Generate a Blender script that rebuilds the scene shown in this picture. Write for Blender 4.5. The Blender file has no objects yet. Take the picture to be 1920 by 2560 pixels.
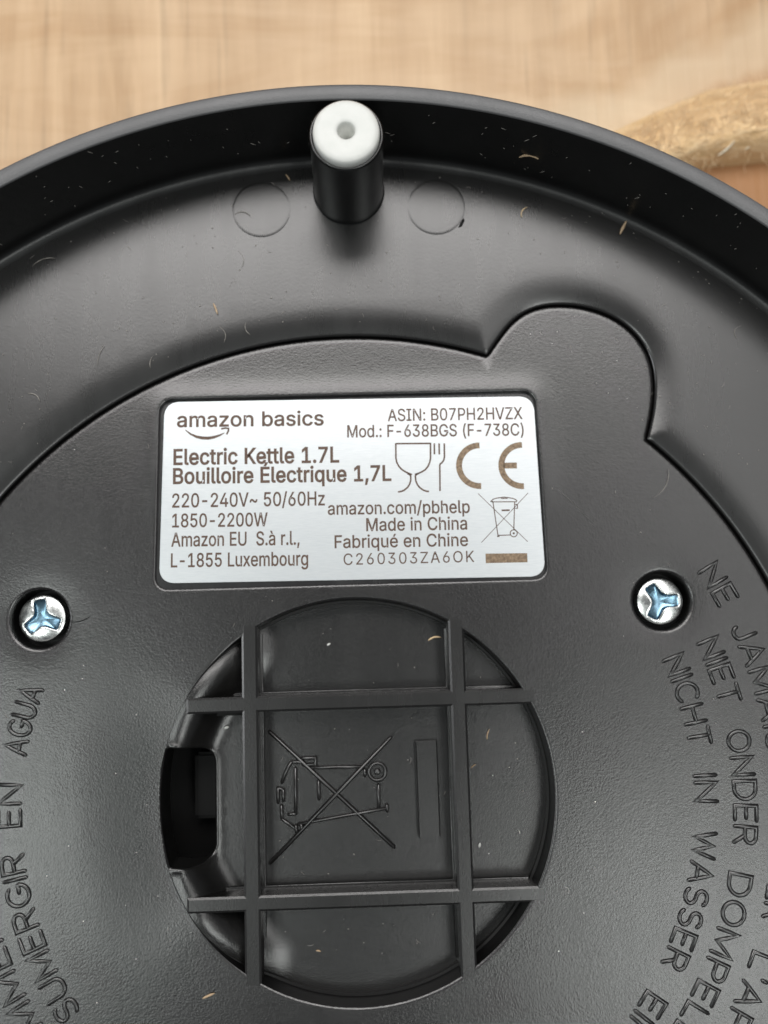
import bpy, bmesh, math, random
import numpy as np
from mathutils import Vector, Matrix
from mathutils.geometry import delaunay_2d_cdt
from math import pi, sin, cos, radians, sqrt, atan2, hypot

random.seed(7); rng = np.random.default_rng(7)
SC = bpy.context.scene
COL = SC.collection
MM = 0.001          # the scene is modelled in millimetres, stored in metres

# ------------------------------------------------------------------ camera
cam_d = bpy.data.cameras.new('camera'); cam = bpy.data.objects.new('camera', cam_d); COL.objects.link(cam)
SC.camera = cam
cam_d.sensor_fit = 'HORIZONTAL'; cam_d.sensor_width = 36.0; cam_d.lens = 45.0
cam_d.clip_start = 0.005; cam_d.clip_end = 20.0
cam.matrix_world = Matrix(((0.99945, 0.026704, -0.019698, 1.80*MM),
                           (-0.02891, 0.992125, -0.121869, 19.06*MM),
                           (0.016288, 0.122372, 0.992351, 113.14*MM),
                           (0, 0, 0, 1)))
cam_d.dof.use_dof = True
cam_d.dof.focus_distance = 0.1105
cam_d.dof.aperture_fstop = 17.0

# ------------------------------------------------------------------ world and lamps
W = bpy.data.worlds.new('World'); SC.world = W; W.use_nodes = True
bg = W.node_tree.nodes['Background']
bg.inputs['Color'].default_value = (0.90, 0.96, 1.0, 1); bg.inputs['Strength'].default_value = 0.10

def lamp(name, loc, target, size, size_y, radiance, color):
    d = bpy.data.lights.new(name, 'AREA'); d.shape = 'RECTANGLE'; d.size = size; d.size_y = size_y
    d.energy = radiance*pi*size*size_y; d.color = color
    o = bpy.data.objects.new(name, d); COL.objects.link(o)
    o.location = loc
    o.rotation_euler = (Vector(target)-Vector(loc)).to_track_quat('-Z', 'Y').to_euler()
    return o
# the window beyond the table, and the dimmer windows of the room to either side behind the photographer
lamp('window_lamp', (-0.03, 0.60, 0.92), (0, 0.03, 0), 0.98, 0.46, 6.5, (1.0, 0.975, 0.955))
lamp('left_window_lamp', (-0.46, -0.20, 0.98), (0, 0, 0), 0.36, 0.34, 6.5, (0.95, 1.0, 0.97))
lamp('right_window_lamp', (0.40, -0.36, 0.98), (0, 0, 0), 0.34, 0.38, 6.5, (0.97, 1.0, 0.97))
lamp('far_left_window_lamp', (-0.88, 0.05, 0.42), (0, 0, 0.0), 0.34, 0.22, 6.0, (0.97, 0.99, 1.0))
lamp('right_fill_lamp', (0.46, 0.17, 0.96), (0, 0, 0), 0.44, 0.40, 1.9, (1.0, 0.99, 0.97))  # added fill without a known source, lifts the right of plate and shell

SC.view_settings.view_transform = 'Standard'; SC.view_settings.look = 'None'
SC.view_settings.exposure = 0.0; SC.view_settings.gamma = 1.0
SC.cycles.max_bounces = 8
SC.cycles.use_denoising = True

# ------------------------------------------------------------------ node materials
def new_mat(name):
    m = bpy.data.materials.new(name); m.use_nodes = True
    nt = m.node_tree; b = nt.nodes['Principled BSDF']
    return m, nt, b
def N(nt, t, **kw):
    n = nt.nodes.new(t)
    for k, v in kw.items():
        if k in n.inputs: n.inputs[k].default_value = v
        else: setattr(n, k, v)
    return n
def coords(nt, scale=(1, 1, 1), rot=(0, 0, 0)):
    tc = N(nt, 'ShaderNodeTexCoord'); mp = N(nt, 'ShaderNodeMapping')
    mp.inputs['Scale'].default_value = scale; mp.inputs['Rotation'].default_value = rot
    nt.links.new(tc.outputs['Object'], mp.inputs['Vector'])
    return mp.outputs['Vector']
def noise(nt, vec, scale, detail=2.0, rough=0.5, dist=0.0):
    n = N(nt, 'ShaderNodeTexNoise', Scale=scale, Detail=detail, Roughness=rough, Distortion=dist)
    nt.links.new(vec, n.inputs['Vector']); return n.outputs['Fac']
def ramp(nt, fac, stops):
    r = N(nt, 'ShaderNodeValToRGB')
    el = r.color_ramp.elements
    while len(el) < len(stops): el.new(0.5)
    for e, (p, c) in zip(el, stops):
        e.position = p; e.color = (c, c, c, 1) if not hasattr(c, '__len__') else (*c, 1)
    nt.links.new(fac, r.inputs['Fac']); return r.outputs['Color']
def maprange(nt, fac, a, b, c, d):
    m = N(nt, 'ShaderNodeMapRange'); m.clamp = True
    for i, v in enumerate((a, b, c, d)): m.inputs[i+1].default_value = v
    nt.links.new(fac, m.inputs[0]); return m.outputs[0]
def bump(nt, b, height, dist, strength=1.0, prev=None):
    n = N(nt, 'ShaderNodeBump', Distance=dist, Strength=strength)
    nt.links.new(height, n.inputs['Height'])
    if prev is not None: nt.links.new(prev, n.inputs['Normal'])
    nt.links.new(n.outputs['Normal'], b.inputs['Normal']); return n.outputs['Normal']
def mixc(nt, fac, a, b, mode='MIX'):
    m = N(nt, 'ShaderNodeMix'); m.data_type = 'RGBA'; m.blend_type = mode
    for sock, v in ((m.inputs[0], fac), (m.inputs[6], a), (m.inputs[7], b)):
        if hasattr(v, 'is_output'): nt.links.new(v, sock)
        elif hasattr(v, '__len__'): sock.default_value = (*v, 1)
        else: sock.default_value = v
    return m.outputs[2]

def plastic(name, color, rough, grain_scale, grain_depth, rough_var=0.06, fine=0.0, dirt=0.0, ior=1.5, spec=0.9):
    m, nt, b = new_mat(name)
    v = coords(nt)
    b.inputs['IOR'].default_value = ior; b.inputs['Specular IOR Level'].default_value = spec
    blotch = noise(nt, v, 120, 4, 0.6)
    c = mixc(nt, blotch, tuple(x*0.8 for x in color), tuple(x*1.2 for x in color))
    film = noise(nt, coords(nt, (1, 1.8, 1), (0, 0, 0.6)), 55, 5, 0.7)
    c = mixc(nt, maprange(nt, film, 0.45, 0.75, 0.0, 0.045 if dirt else 0.0), c, (0.10, 0.095, 0.09))
    if dirt:
        sp = noise(nt, v, 2600, 2, 0.6)
        c = mixc(nt, ramp(nt, sp, ((0.70, 0.0), (0.82, dirt))), c, (0.22, 0.20, 0.19))
    nt.links.new(c, b.inputs['Base Color'])
    wipe = noise(nt, coords(nt, (1, 0.12, 1), (0, 0, 0.9)), 420, 4, 0.7)
    big = noise(nt, v, 70, 3, 0.6)
    rm = N(nt, 'ShaderNodeMath', operation='MULTIPLY'); nt.links.new(wipe, rm.inputs[0]); nt.links.new(big, rm.inputs[1])
    r = N(nt, 'ShaderNodeMath', operation='MULTIPLY_ADD'); nt.links.new(rm.outputs[0], r.inputs[0]); r.inputs[1].default_value = 1.6
    r.inputs[2].default_value = 0.1; r = r.outputs[0]
    nt.links.new(maprange(nt, r, 0.3, 0.7, rough-rough_var*0.8, rough+rough_var*0.8), b.inputs['Roughness'])
    g = noise(nt, v, grain_scale, 3, 0.55)
    p = bump(nt, b, g, grain_depth)
    if fine: bump(nt, b, noise(nt, v, grain_scale*3.1, 2, 0.5), fine, 1.0, p)
    return m
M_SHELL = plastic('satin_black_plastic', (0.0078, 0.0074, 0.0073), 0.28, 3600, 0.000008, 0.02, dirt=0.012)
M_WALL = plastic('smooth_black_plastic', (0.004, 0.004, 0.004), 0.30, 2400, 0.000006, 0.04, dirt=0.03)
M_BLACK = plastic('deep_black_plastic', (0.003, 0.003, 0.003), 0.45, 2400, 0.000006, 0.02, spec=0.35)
M_RIM = plastic('matt_rim_plastic', (0.085, 0.085, 0.088), 0.50, 5200, 0.000030, 0.05)
M_PLATE = plastic('grained_black_plastic', (0.0078, 0.0070, 0.0072), 0.25, 4600, 0.000025, 0.02, 0.000006, dirt=0.015)
M_POCKET = plastic('grained_dark_plastic', (0.007, 0.0068, 0.0066), 0.24, 4600, 0.000021, 0.02, 0.000010, dirt=0.06)
M_RELIEF = plastic('raised_letter_plastic', (0.008, 0.0075, 0.0073), 0.27, 3600, 0.000008, 0.02)
M_RECESS = plastic('smooth_recess_plastic', (0.008, 0.008, 0.009), 0.26, 1500, 0.000006, 0.04)
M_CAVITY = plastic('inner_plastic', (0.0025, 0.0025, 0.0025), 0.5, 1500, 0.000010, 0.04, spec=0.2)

def m_label():
    m, nt, b = new_mat('silver_label_film')
    v = coords(nt, (1, 14, 1))
    n = noise(nt, v, 900, 3, 0.6)
    nt.links.new(ramp(nt, n, ((0.3, (0.635, 0.67, 0.69)), (0.7, (0.71, 0.74, 0.755)))), b.inputs['Base Color'])
    b.inputs['Metallic'].default_value = 0.78
    b.inputs['Roughness'].default_value = 0.34
    bump(nt, b, n, 0.000004)
    return m
M_LABEL = m_label()
def m_print(name, a, c, sc=4200):
    m, nt, b = new_mat(name)
    n = noise(nt, coords(nt), sc, 3, 0.65)
    nt.links.new(ramp(nt, n, ((0.35, a), (0.68, c))), b.inputs['Base Color'])
    b.inputs['Roughness'].default_value = 0.45; b.inputs['Metallic'].default_value = 0.2
    return m
M_PRINT = m_print('brown_print', (0.075, 0.042, 0.028), (0.13, 0.080, 0.055))
M_MARK = m_print('brown_solid_print', (0.13, 0.085, 0.052), (0.30, 0.215, 0.135), 3000)
def m_metal(name, col, rough, sc=1500):
    m, nt, b = new_mat(name)
    n = noise(nt, coords(nt), sc, 3, 0.6)
    nt.links.new(mixc(nt, n, tuple(x*0.85 for x in col), col), b.inputs['Base Color'])
    b.inputs['Metallic'].default_value = 1.0
    nt.links.new(maprange(nt, n, 0.3, 0.7, rough*0.7, rough*1.3), b.inputs['Roughness'])
    bump(nt, b, n, 0.000012)
    return m
M_ZINC = m_metal('bright_zinc', (0.74, 0.76, 0.75), 0.26)
M_BLUE = m_metal('blue_reflection_zinc', (0.24, 0.40, 0.52), 0.30, 2600)  # blue reflection in the drive recesses, painted into the zinc colour
def m_rubber():
    m, nt, b = new_mat('white_silicone')
    n = noise(nt, coords(nt), 700, 3, 0.5)
    nt.links.new(ramp(nt, n, ((0.3, (0.70, 0.71, 0.68)), (0.7, (0.76, 0.76, 0.735)))), b.inputs['Base Color'])
    b.inputs['Roughness'].default_value = 0.5
    return m
M_FOOT = m_rubber()
def m_simple(name, a, c, rough, sc):
    m, nt, b = new_mat(name)
    n = noise(nt, coords(nt), sc, 3, 0.6)
    nt.links.new(mixc(nt, n, a, c), b.inputs['Base Color']); b.inputs['Roughness'].default_value = rough
    return m
M_SPLINTER = m_simple('dry_wood', (0.36, 0.24, 0.14), (0.60, 0.46, 0.31), 0.7, 900)
M_LINT = m_simple('grey_lint', (0.20, 0.185, 0.17), (0.38, 0.36, 0.33), 0.8, 900)
M_HAIR = m_simple('fine_hair', (0.10, 0.095, 0.09), (0.20, 0.19, 0.18), 0.6, 900)
M_STRAW = m_simple('pale_straw', (0.72, 0.62, 0.46), (0.86, 0.78, 0.62), 0.6, 300)
M_FIBRE = m_simple('straw_fibre', (0.68, 0.48, 0.26), (0.90, 0.71, 0.48), 0.75, 200)

def m_felt():
    m, nt, b = new_mat('tan_felt')
    v = coords(nt, (1, 2.6, 1.5), (0, 0, radians(-38)))
    a = noise(nt, v, 330, 6, 0.72); c = noise(nt, coords(nt), 70, 3, 0.5)
    col = ramp(nt, a, ((0.28, (0.60, 0.39, 0.19)), (0.5, (0.78, 0.55, 0.31)), (0.72, (0.88, 0.68, 0.44))))
    col = mixc(nt, maprange(nt, c, 0.35, 0.65, 0.0, 0.4), col, (0.70, 0.48, 0.25))
    nt.links.new(col, b.inputs['Base Color']); b.inputs['Roughness'].default_value = 0.95
    b.inputs['Specular IOR Level'].default_value = 0.15
    bump(nt, b, a, 0.0003)
    return m
M_FELT = m_felt()
def m_wood():
    m, nt, b = new_mat('pale_oak')
    rot = (0, 0, radians(7))
    v = coords(nt, (1, 0.035, 1), rot)
    broad = noise(nt, coords(nt, (1, 0.10, 1), rot), 85, 4, 0.55, 1.4)
    grain = noise(nt, v, 560, 5, 0.65, 0.5)
    pores = noise(nt, coords(nt, (1, 0.045, 1), rot), 900, 2, 0.5)
    patch = noise(nt, coords(nt, (1, 0.45, 1), rot), 26, 2, 0.5)
    col = ramp(nt, broad, ((0.34, (0.38, 0.22, 0.10)), (0.5, (0.57, 0.37, 0.205)), (0.64, (0.70, 0.485, 0.29))))
    col = mixc(nt, maprange(nt, grain, 0.35, 0.65, 0.0, 0.55), col, (0.47, 0.295, 0.16))
    col = mixc(nt, maprange(nt, pores, 0.58, 0.72, 0.0, 0.5), col, (0.27, 0.165, 0.085))
    col = mixc(nt, maprange(nt, patch, 0.4, 0.7, 0.0, 0.35), col, (0.66, 0.50, 0.35))
    fig = noise(nt, coords(nt, (0.22, 1, 1), (0, 0, radians(-24))), 80, 4, 0.62, 1.0)
    col = mixc(nt, maprange(nt, fig, 0.38, 0.66, 0.0, 0.42), col, (0.74, 0.53, 0.33))
    col = mixc(nt, maprange(nt, fig, 0.52, 0.34, 0.0, 0.36), col, (0.50, 0.295, 0.14))
    # the felt's warm shadow on the table, painted into the wood as orange-brown
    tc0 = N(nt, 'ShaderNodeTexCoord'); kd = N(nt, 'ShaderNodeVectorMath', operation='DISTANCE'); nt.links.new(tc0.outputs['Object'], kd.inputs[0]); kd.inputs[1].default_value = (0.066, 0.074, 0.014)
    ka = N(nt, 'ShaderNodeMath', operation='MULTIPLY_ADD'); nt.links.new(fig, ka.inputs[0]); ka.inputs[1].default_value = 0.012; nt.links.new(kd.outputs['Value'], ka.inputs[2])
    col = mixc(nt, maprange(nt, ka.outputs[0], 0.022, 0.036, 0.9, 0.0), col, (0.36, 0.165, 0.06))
    # sapwood streak that crosses the board towards the right-hand corner
    tc = N(nt, 'ShaderNodeTexCoord'); mp = N(nt, 'ShaderNodeMapping')
    mp.inputs['Location'].default_value = (-0.049, -0.0945, 0)
    mp.vector_type = 'POINT'
    nt.links.new(tc.outputs['Object'], mp.inputs['Vector'])
    mp2 = N(nt, 'ShaderNodeMapping'); mp2.inputs['Rotation'].default_value = (0, 0, radians(-27.5))
    nt.links.new(mp.outputs['Vector'], mp2.inputs['Vector'])
    sx = N(nt, 'ShaderNodeSeparateXYZ'); nt.links.new(mp2.outputs['Vector'], sx.inputs[0])
    wob = noise(nt, coords(nt), 60, 3, 0.6)
    ad = N(nt, 'ShaderNodeMath', operation='MULTIPLY_ADD'); nt.links.new(wob, ad.inputs[0]); ad.inputs[1].default_value = 0.012; nt.links.new(sx.outputs['Y'], ad.inputs[2])
    ab = N(nt, 'ShaderNodeMath', operation='ABSOLUTE')
    sb = N(nt, 'ShaderNodeMath', operation='SUBTRACT'); nt.links.new(ad.outputs[0], sb.inputs[0]); sb.inputs[1].default_value = 0.006
    nt.links.new(sb.outputs[0], ab.inputs[0])
    col = mixc(nt, maprange(nt, ab.outputs[0], 0.0020, 0.006, 0.5, 0.0), col, (0.74, 0.60, 0.42))
    # faint knife scratches running across the grain
    scr = noise(nt, coords(nt, (0.05, 1, 1), (0, 0, radians(-12))), 150, 2, 0.5)
    col = mixc(nt, maprange(nt, scr, 0.66, 0.74, 0.0, 0.14), col, (0.76, 0.60, 0.43))
    nt.links.new(col, b.inputs['Base Color'])
    b.inputs['Roughness'].default_value = 0.55
    p = bump(nt, b, grain, 0.00012); bump(nt, b, pores, 0.00010, 1.0, p)
    return m
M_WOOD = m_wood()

# ------------------------------------------------------------------ object helpers
def link(name, me, mat=None, parent=None, loc=None):
    o = bpy.data.objects.new(name, me); COL.objects.link(o)
    if mat is not None: me.materials.append(mat)
    if parent is not None: o.parent = parent
    if loc is not None: o.location = [c*MM for c in loc]
    return o
def obj(name, V, F, mat, parent=None, smooth=True, angle=None):
    me = bpy.data.meshes.new(name)
    me.from_pydata([(x*MM, y*MM, z*MM) for x, y, z in V], [], [tuple(int(i) for i in f) for f in F])
    me.validate(); me.update()
    if smooth:
        me.shade_smooth()
        if angle: me.set_sharp_from_angle(angle=radians(angle))
    return link(name, me, mat, parent)
def tag(o, label=None, cat=None, group=None, kind=None):
    for k, v in (('label', label), ('category', cat), ('group', group), ('kind', kind)):
        if v: o[k] = v
    return o
def empty(name, loc=(0, 0, 0)):
    o = bpy.data.objects.new(name, None); COL.objects.link(o)
    o.location = [c*MM for c in loc]; o.empty_display_size = 0.01
    return o
def lathe(prof, n=128, c=(0, 0), closed=False, a0=0.0):
    V, F = [], []
    for i in range(n):
        a = a0 + 2*pi*i/n
        for r, z in prof: V.append((c[0]+r*cos(a), c[1]+r*sin(a), z))
    k = len(prof)
    for i in range(n):
        j = (i+1) % n
        for q in range(k-1):
            F.append((i*k+q, j*k+q, j*k+q+1, i*k+q+1))
    return V, F
def join(*parts):
    V, F = [], []
    for v, f in parts:
        o = len(V); V += v; F += [tuple(i+o for i in q) for q in f]
    return V, F

def resample(P, step):
    P = np.array(P, float); Q = np.vstack([P, P[:1]])
    L = np.r_[0, np.cumsum(np.hypot(*np.diff(Q, axis=0).T))]
    n = max(8, int(round(L[-1]/step))); t = np.arange(n)*L[-1]/n
    return np.stack([np.interp(t, L, Q[:, 0]), np.interp(t, L, Q[:, 1])], 1)
def polydist(P, poly):
    """signed distance to a closed polygon, negative inside"""
    P = np.asarray(P, float); A = np.asarray(poly); B = np.roll(A, -1, 0); out = np.empty(len(P))
    D = B-A; L2 = (D**2).sum(1)+1e-12
    for s in range(0, len(P), 2000):
        p = P[s:s+2000]
        w = p[:, None]-A[None]
        t = np.clip((w*D[None]).sum(2)/L2, 0, 1)
        d = np.sqrt((((w-t[..., None]*D[None])**2).sum(2)).min(1))
        yi, yj = A[:, 1], B[:, 1]
        cr = ((yi[None] > p[:, 1:2]) != (yj[None] > p[:, 1:2]))
        with np.errstate(divide='ignore', invalid='ignore'):
            xx = (B[:, 0]-A[:, 0])[None]*(p[:, 1:2]-yi[None])/(yj-yi)[None]+A[:, 0][None]
        ins = (np.sum(cr & (p[:, 0:1] < xx), 1) % 2) == 1
        out[s:s+2000] = np.where(ins, -d, d)
    return out
def circ(c, r, n, a0=0.0):
    a = a0+np.arange(n)*2*pi/n
    return np.stack([c[0]+r*np.cos(a), c[1]+r*np.sin(a)], 1)
def rrect(x0, y0, x1, y1, r, seg=8):
    P = []
    for cx, cy, s in ((x1-r, y1-r, 0), (x0+r, y1-r, 90), (x0+r, y0+r, 180), (x1-r, y0+r, 270)):
        for i in range(seg+1):
            a = radians(s+90*i/seg); P.append((cx+r*cos(a), cy+r*sin(a)))
    return np.array(P)
def sheet(outer, holes, zfun, spacing=1.4, ring=(0.1, 0.25, 0.5, 0.9, 1.5), extra=(), step=0.5, face_up=True):
    """height-field skin between an outer outline and holes: rings of points follow every edge"""
    loops = [resample(outer, step)]+[resample(h, min(step, 0.35)) for h in holes]
    pts = [np.concatenate(loops)]
    edges = []; o = 0
    for l in loops:
        n = len(l); edges += [(o+i, o+(i+1) % n) for i in range(n)]; o += n
    def inside(P, m):
        d = -polydist(P, loops[0]); ok = d > m
        dmin = d
        for l in loops[1:]:
            e = polydist(P, l); ok &= e > m; dmin = np.minimum(dmin, e)
        return ok, dmin
    for li, l in enumerate(loops):
        t = np.roll(l, -1, 0)-np.roll(l, 1, 0); t /= np.hypot(t[:, 0], t[:, 1])[:, None]+1e-9
        nrm = np.stack([t[:, 1], -t[:, 0]], 1)
        area = 0.5*np.sum(l[:, 0]*np.roll(l[:, 1], -1)-np.roll(l[:, 0], -1)*l[:, 1])
        sgn = (-1 if li == 0 else 1)*(1 if area > 0 else -1)
        for d in ring:
            q = l+nrm*d*sgn
            if d > 0.6: q = q[::2]
            ok, dm = inside(q, d*0.93); pts.append(q[ok])
    b0, b1 = loops[0].min(0), loops[0].max(0)
    gx, gy = np.meshgrid(np.arange(b0[0], b1[0], spacing), np.arange(b0[1], b1[1], spacing*0.866))
    gx = gx+(np.arange(gx.shape[0]) % 2)[:, None]*spacing/2
    g = np.stack([gx.ravel(), gy.ravel()], 1)
    ok, dm = inside(g, max(ring)*1.25 if len(ring) else spacing*0.5); pts.append(g[ok])
    for e in extra:
        ok, dm = inside(e, 0.06); pts.append(np.asarray(e)[ok])
    P = np.concatenate(pts)
    r = delaunay_2d_cdt([Vector(p) for p in P], edges, [], 0, 1e-5)
    VV = np.array([tuple(v) for v in r[0]]); F = np.array(r[2])
    C = VV[F].mean(1)
    d = polydist(C, loops[0]) < 0
    for l in loops[1:]: d &= polydist(C, l) > 0
    F = F[d]
    z = zfun(VV)
    V = np.column_stack([VV, z])
    a, b, c = (VV[F[:, i]] for i in range(3))
    cr = (b[:, 0]-a[:, 0])*(c[:, 1]-a[:, 1])-(b[:, 1]-a[:, 1])*(c[:, 0]-a[:, 0])
    F = F[np.abs(cr) > 1e-7]; cr = cr[np.abs(cr) > 1e-7]
    F[cr < 0] = F[cr < 0][:, ::-1]
    return V.tolist(), F.tolist(), loops
def wall(loop, ztop, zbot, inset=0.0, centre=None):
    """strip hanging from a loop; ztop/zbot numbers or arrays"""
    n = len(loop); zt = np.broadcast_to(ztop, n); zb = np.broadcast_to(zbot, n)
    low = np.array(loop, float)
    if inset and centre is not None:
        d = low-np.array(centre); low = low-d/np.hypot(d[:, 0], d[:, 1])[:, None]*inset
    V = [(p[0], p[1], z) for p, z in zip(loop, zt)]+[(p[0], p[1], z) for p, z in zip(low, zb)]
    F = [(i, (i+1) % n, n+(i+1) % n, n+i) for i in range(n)]
    return V, F
def slab(P, z0, z1, bev=0.0):
    """flat plate with a bevelled top edge, from a convex-ish outline (counter-clockwise)"""
    P = np.array(P, float); n = len(P)
    if bev:
        t = np.roll(P, -1, 0)-np.roll(P, 1, 0); t /= np.hypot(t[:, 0], t[:, 1])[:, None]
        I = P+np.stack([-t[:, 1], t[:, 0]], 1)*bev
        rings = [(P, z0), (P, z1-bev), (P*0.3+I*0.7, z1-bev*0.3), (I, z1)]
    else: rings = [(P, z0), (P, z1)]
    V = [(p[0], p[1], z) for R, z in rings for p in R]; F = []
    for k in range(len(rings)-1):
        for i in range(n):
            j = (i+1) % n; F.append((k*n+i, k*n+j, (k+1)*n+j, (k+1)*n+i))
    F.append(tuple(range((len(rings)-1)*n, len(rings)*n)))
    return V, F
def ridge(lines, w, h, zfun=lambda p: 0.0, sink=0.06):
    """half-round raised strokes along 2-D polylines, standing on the surface zfun"""
    V, F = [], []
    sec = ((-1.0, -sink), (-0.93, h*0.35), (-0.66, h*0.8), (0, h), (0.66, h*0.8), (0.93, h*0.35), (1.0, -sink))
    for L in lines:
        L = [np.array(p, float) for p in L]
        closed = np.hypot(*(L[0]-L[-1])) < 1e-6 and len(L) > 3
        if closed: L = L[:-1]
        n = len(L); base = len(V); rows = []
        for i, p in enumerate(L):
            a = L[i-1] if (i or closed) else p; b = L[(i+1) % n] if (i < n-1 or closed) else p
            d1 = p-a; d2 = b-p
            if np.hypot(*d1) < 1e-9: d1 = d2
            if np.hypot(*d2) < 1e-9: d2 = d1
            d1 = d1/np.hypot(*d1); d2 = d2/np.hypot(*d2)
            t = d1+d2; tn = np.hypot(*t)
            t = t/tn if tn > 1e-6 else d2
            nn = np.array((-t[1], t[0])); m = min(1.6, 1/max(0.5, nn@np.array((-d1[1], d1[0]))))
            rows.append((p, nn*m, t))
        if not closed:
            p, nn, t = rows[0]; first = (p-t*w*0.8, nn, t); p, nn, t = rows[-1]; last = (p+t*w*0.8, nn, t)
            seq = [(first, 0.45)]+[(r, 1.0) for r in rows]+[(last, 0.45)]
        else: seq = [(r, 1.0) for r in rows]
        k = len(sec)
        for (p, nn, t), sc in seq:
            for s, z in sec:
                q = p+nn*s*w*(sc if sc < 1 else 1)
                V.append((q[0], q[1], zfun(p)+(z*sc if z > 0 and sc == 1 else (z*0.55 if sc < 1 and z > 0 else z))))
        m = len(seq)
        for i in range(m if closed else m-1):
            j = (i+1) % m
            for q in range(k-1):
                F.append((base+i*k+q, base+i*k+q+1, base+j*k+q+1, base+j*k+q))
        if not closed:
            F.append(tuple(base+q for q in range(k))[::-1]); F.append(tuple(base+(m-1)*k+q for q in range(k)))
    return V, F

# ------------------------------------------------------------------ the plate's outline: a disc with one rounded lobe at 60 degrees
R_SEAM = 54.6
def seam_outline():
    P = []
    # from the right-hand notch counter-clockwise round the lobe, then the rest of the circle
    lobe = [(10.7, 53.5), (10.35, 54.9), (9.9, 56.6), (9.25, 58.4), (8.4, 60.2), (7.2, 62.0), (5.7, 63.4), (3.9, 64.4), (2.0, 64.95), (0, 65.1),
            (-2.2, 64.85), (-4.4, 64.2), (-6.5, 63.2), (-8.3, 61.9), (-9.6, 60.3), (-10.4, 58.4), (-10.8, 56.2), (-11.1, 53.45)]
    # smooth the list with a Catmull-Rom pass
    L = np.array(lobe)
    out = []
    for i in range(len(L)-1):
        p0, p1, p2, p3 = L[max(i-1, 0)], L[i], L[i+1], L[min(i+2, len(L)-1)]
        for k in range(4):
            t = k/4
            out.append(0.5*((2*p1)+(p2-p0)*t+(2*p0-5*p1+4*p2-p3)*t*t+(3*p1-p0-3*p2+p3)*t**3))
    out.append(L[-1])
    c, s = cos(radians(60)), sin(radians(60))
    for px, al in out: P.append((al*c+px*s, al*s-px*c))
    a1 = atan2(P[-1][1], P[-1][0]); a0 = atan2(P[0][1], P[0][0])+2*pi
    n = 400
    for i in range(1, n): a = a1+(a0-a1)*i/n; P.append((R_SEAM*cos(a), R_SEAM*sin(a)))
    return np.array(P)
SEAM = seam_outline()
Z_FLOOR = 0.7      # floor of the outer shell
Z_PLATE = -0.3     # the screwed-on plate lies a step lower
Z_POCKET = -4.2
CX, CY, CZ = 1.8, 19.06, 113.14      # where the measured outlines were sighted from
def lower(P, z0, z1):
    k = (CZ-z1)/(CZ-z0); return [(CX+(p[0]-CX)*k, CY+(p[1]-CY)*k) for p in P]
R_DISC = 22.85

# ------------------------------------------------------------------ table and felt
Z_TABLE = -14.0
def table():
    bm = bmesh.new()
    bmesh.ops.create_cube(bm, size=1.0)
    for v in bm.verts: v.co = (v.co.x*1.5, v.co.y*0.9+0.12, v.co.z*0.028)
    bmesh.ops.bevel(bm, geom=bm.edges[:], offset=0.003, segments=3, affect='EDGES')
    me = bpy.data.meshes.new('table_top'); bm.to_mesh(me); bm.free(); me.shade_smooth(); me.set_sharp_from_angle(angle=radians(40))
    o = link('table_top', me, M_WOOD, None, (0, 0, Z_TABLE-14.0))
    return tag(o, 'pale oak table top under the upturned kettle base', 'table')
table()

def smooth(e0, e1, x):
    t = np.clip((np.asarray(x, float)-e0)/(e1-e0), 0, 1); return t*t*(3-2*t)

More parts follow.
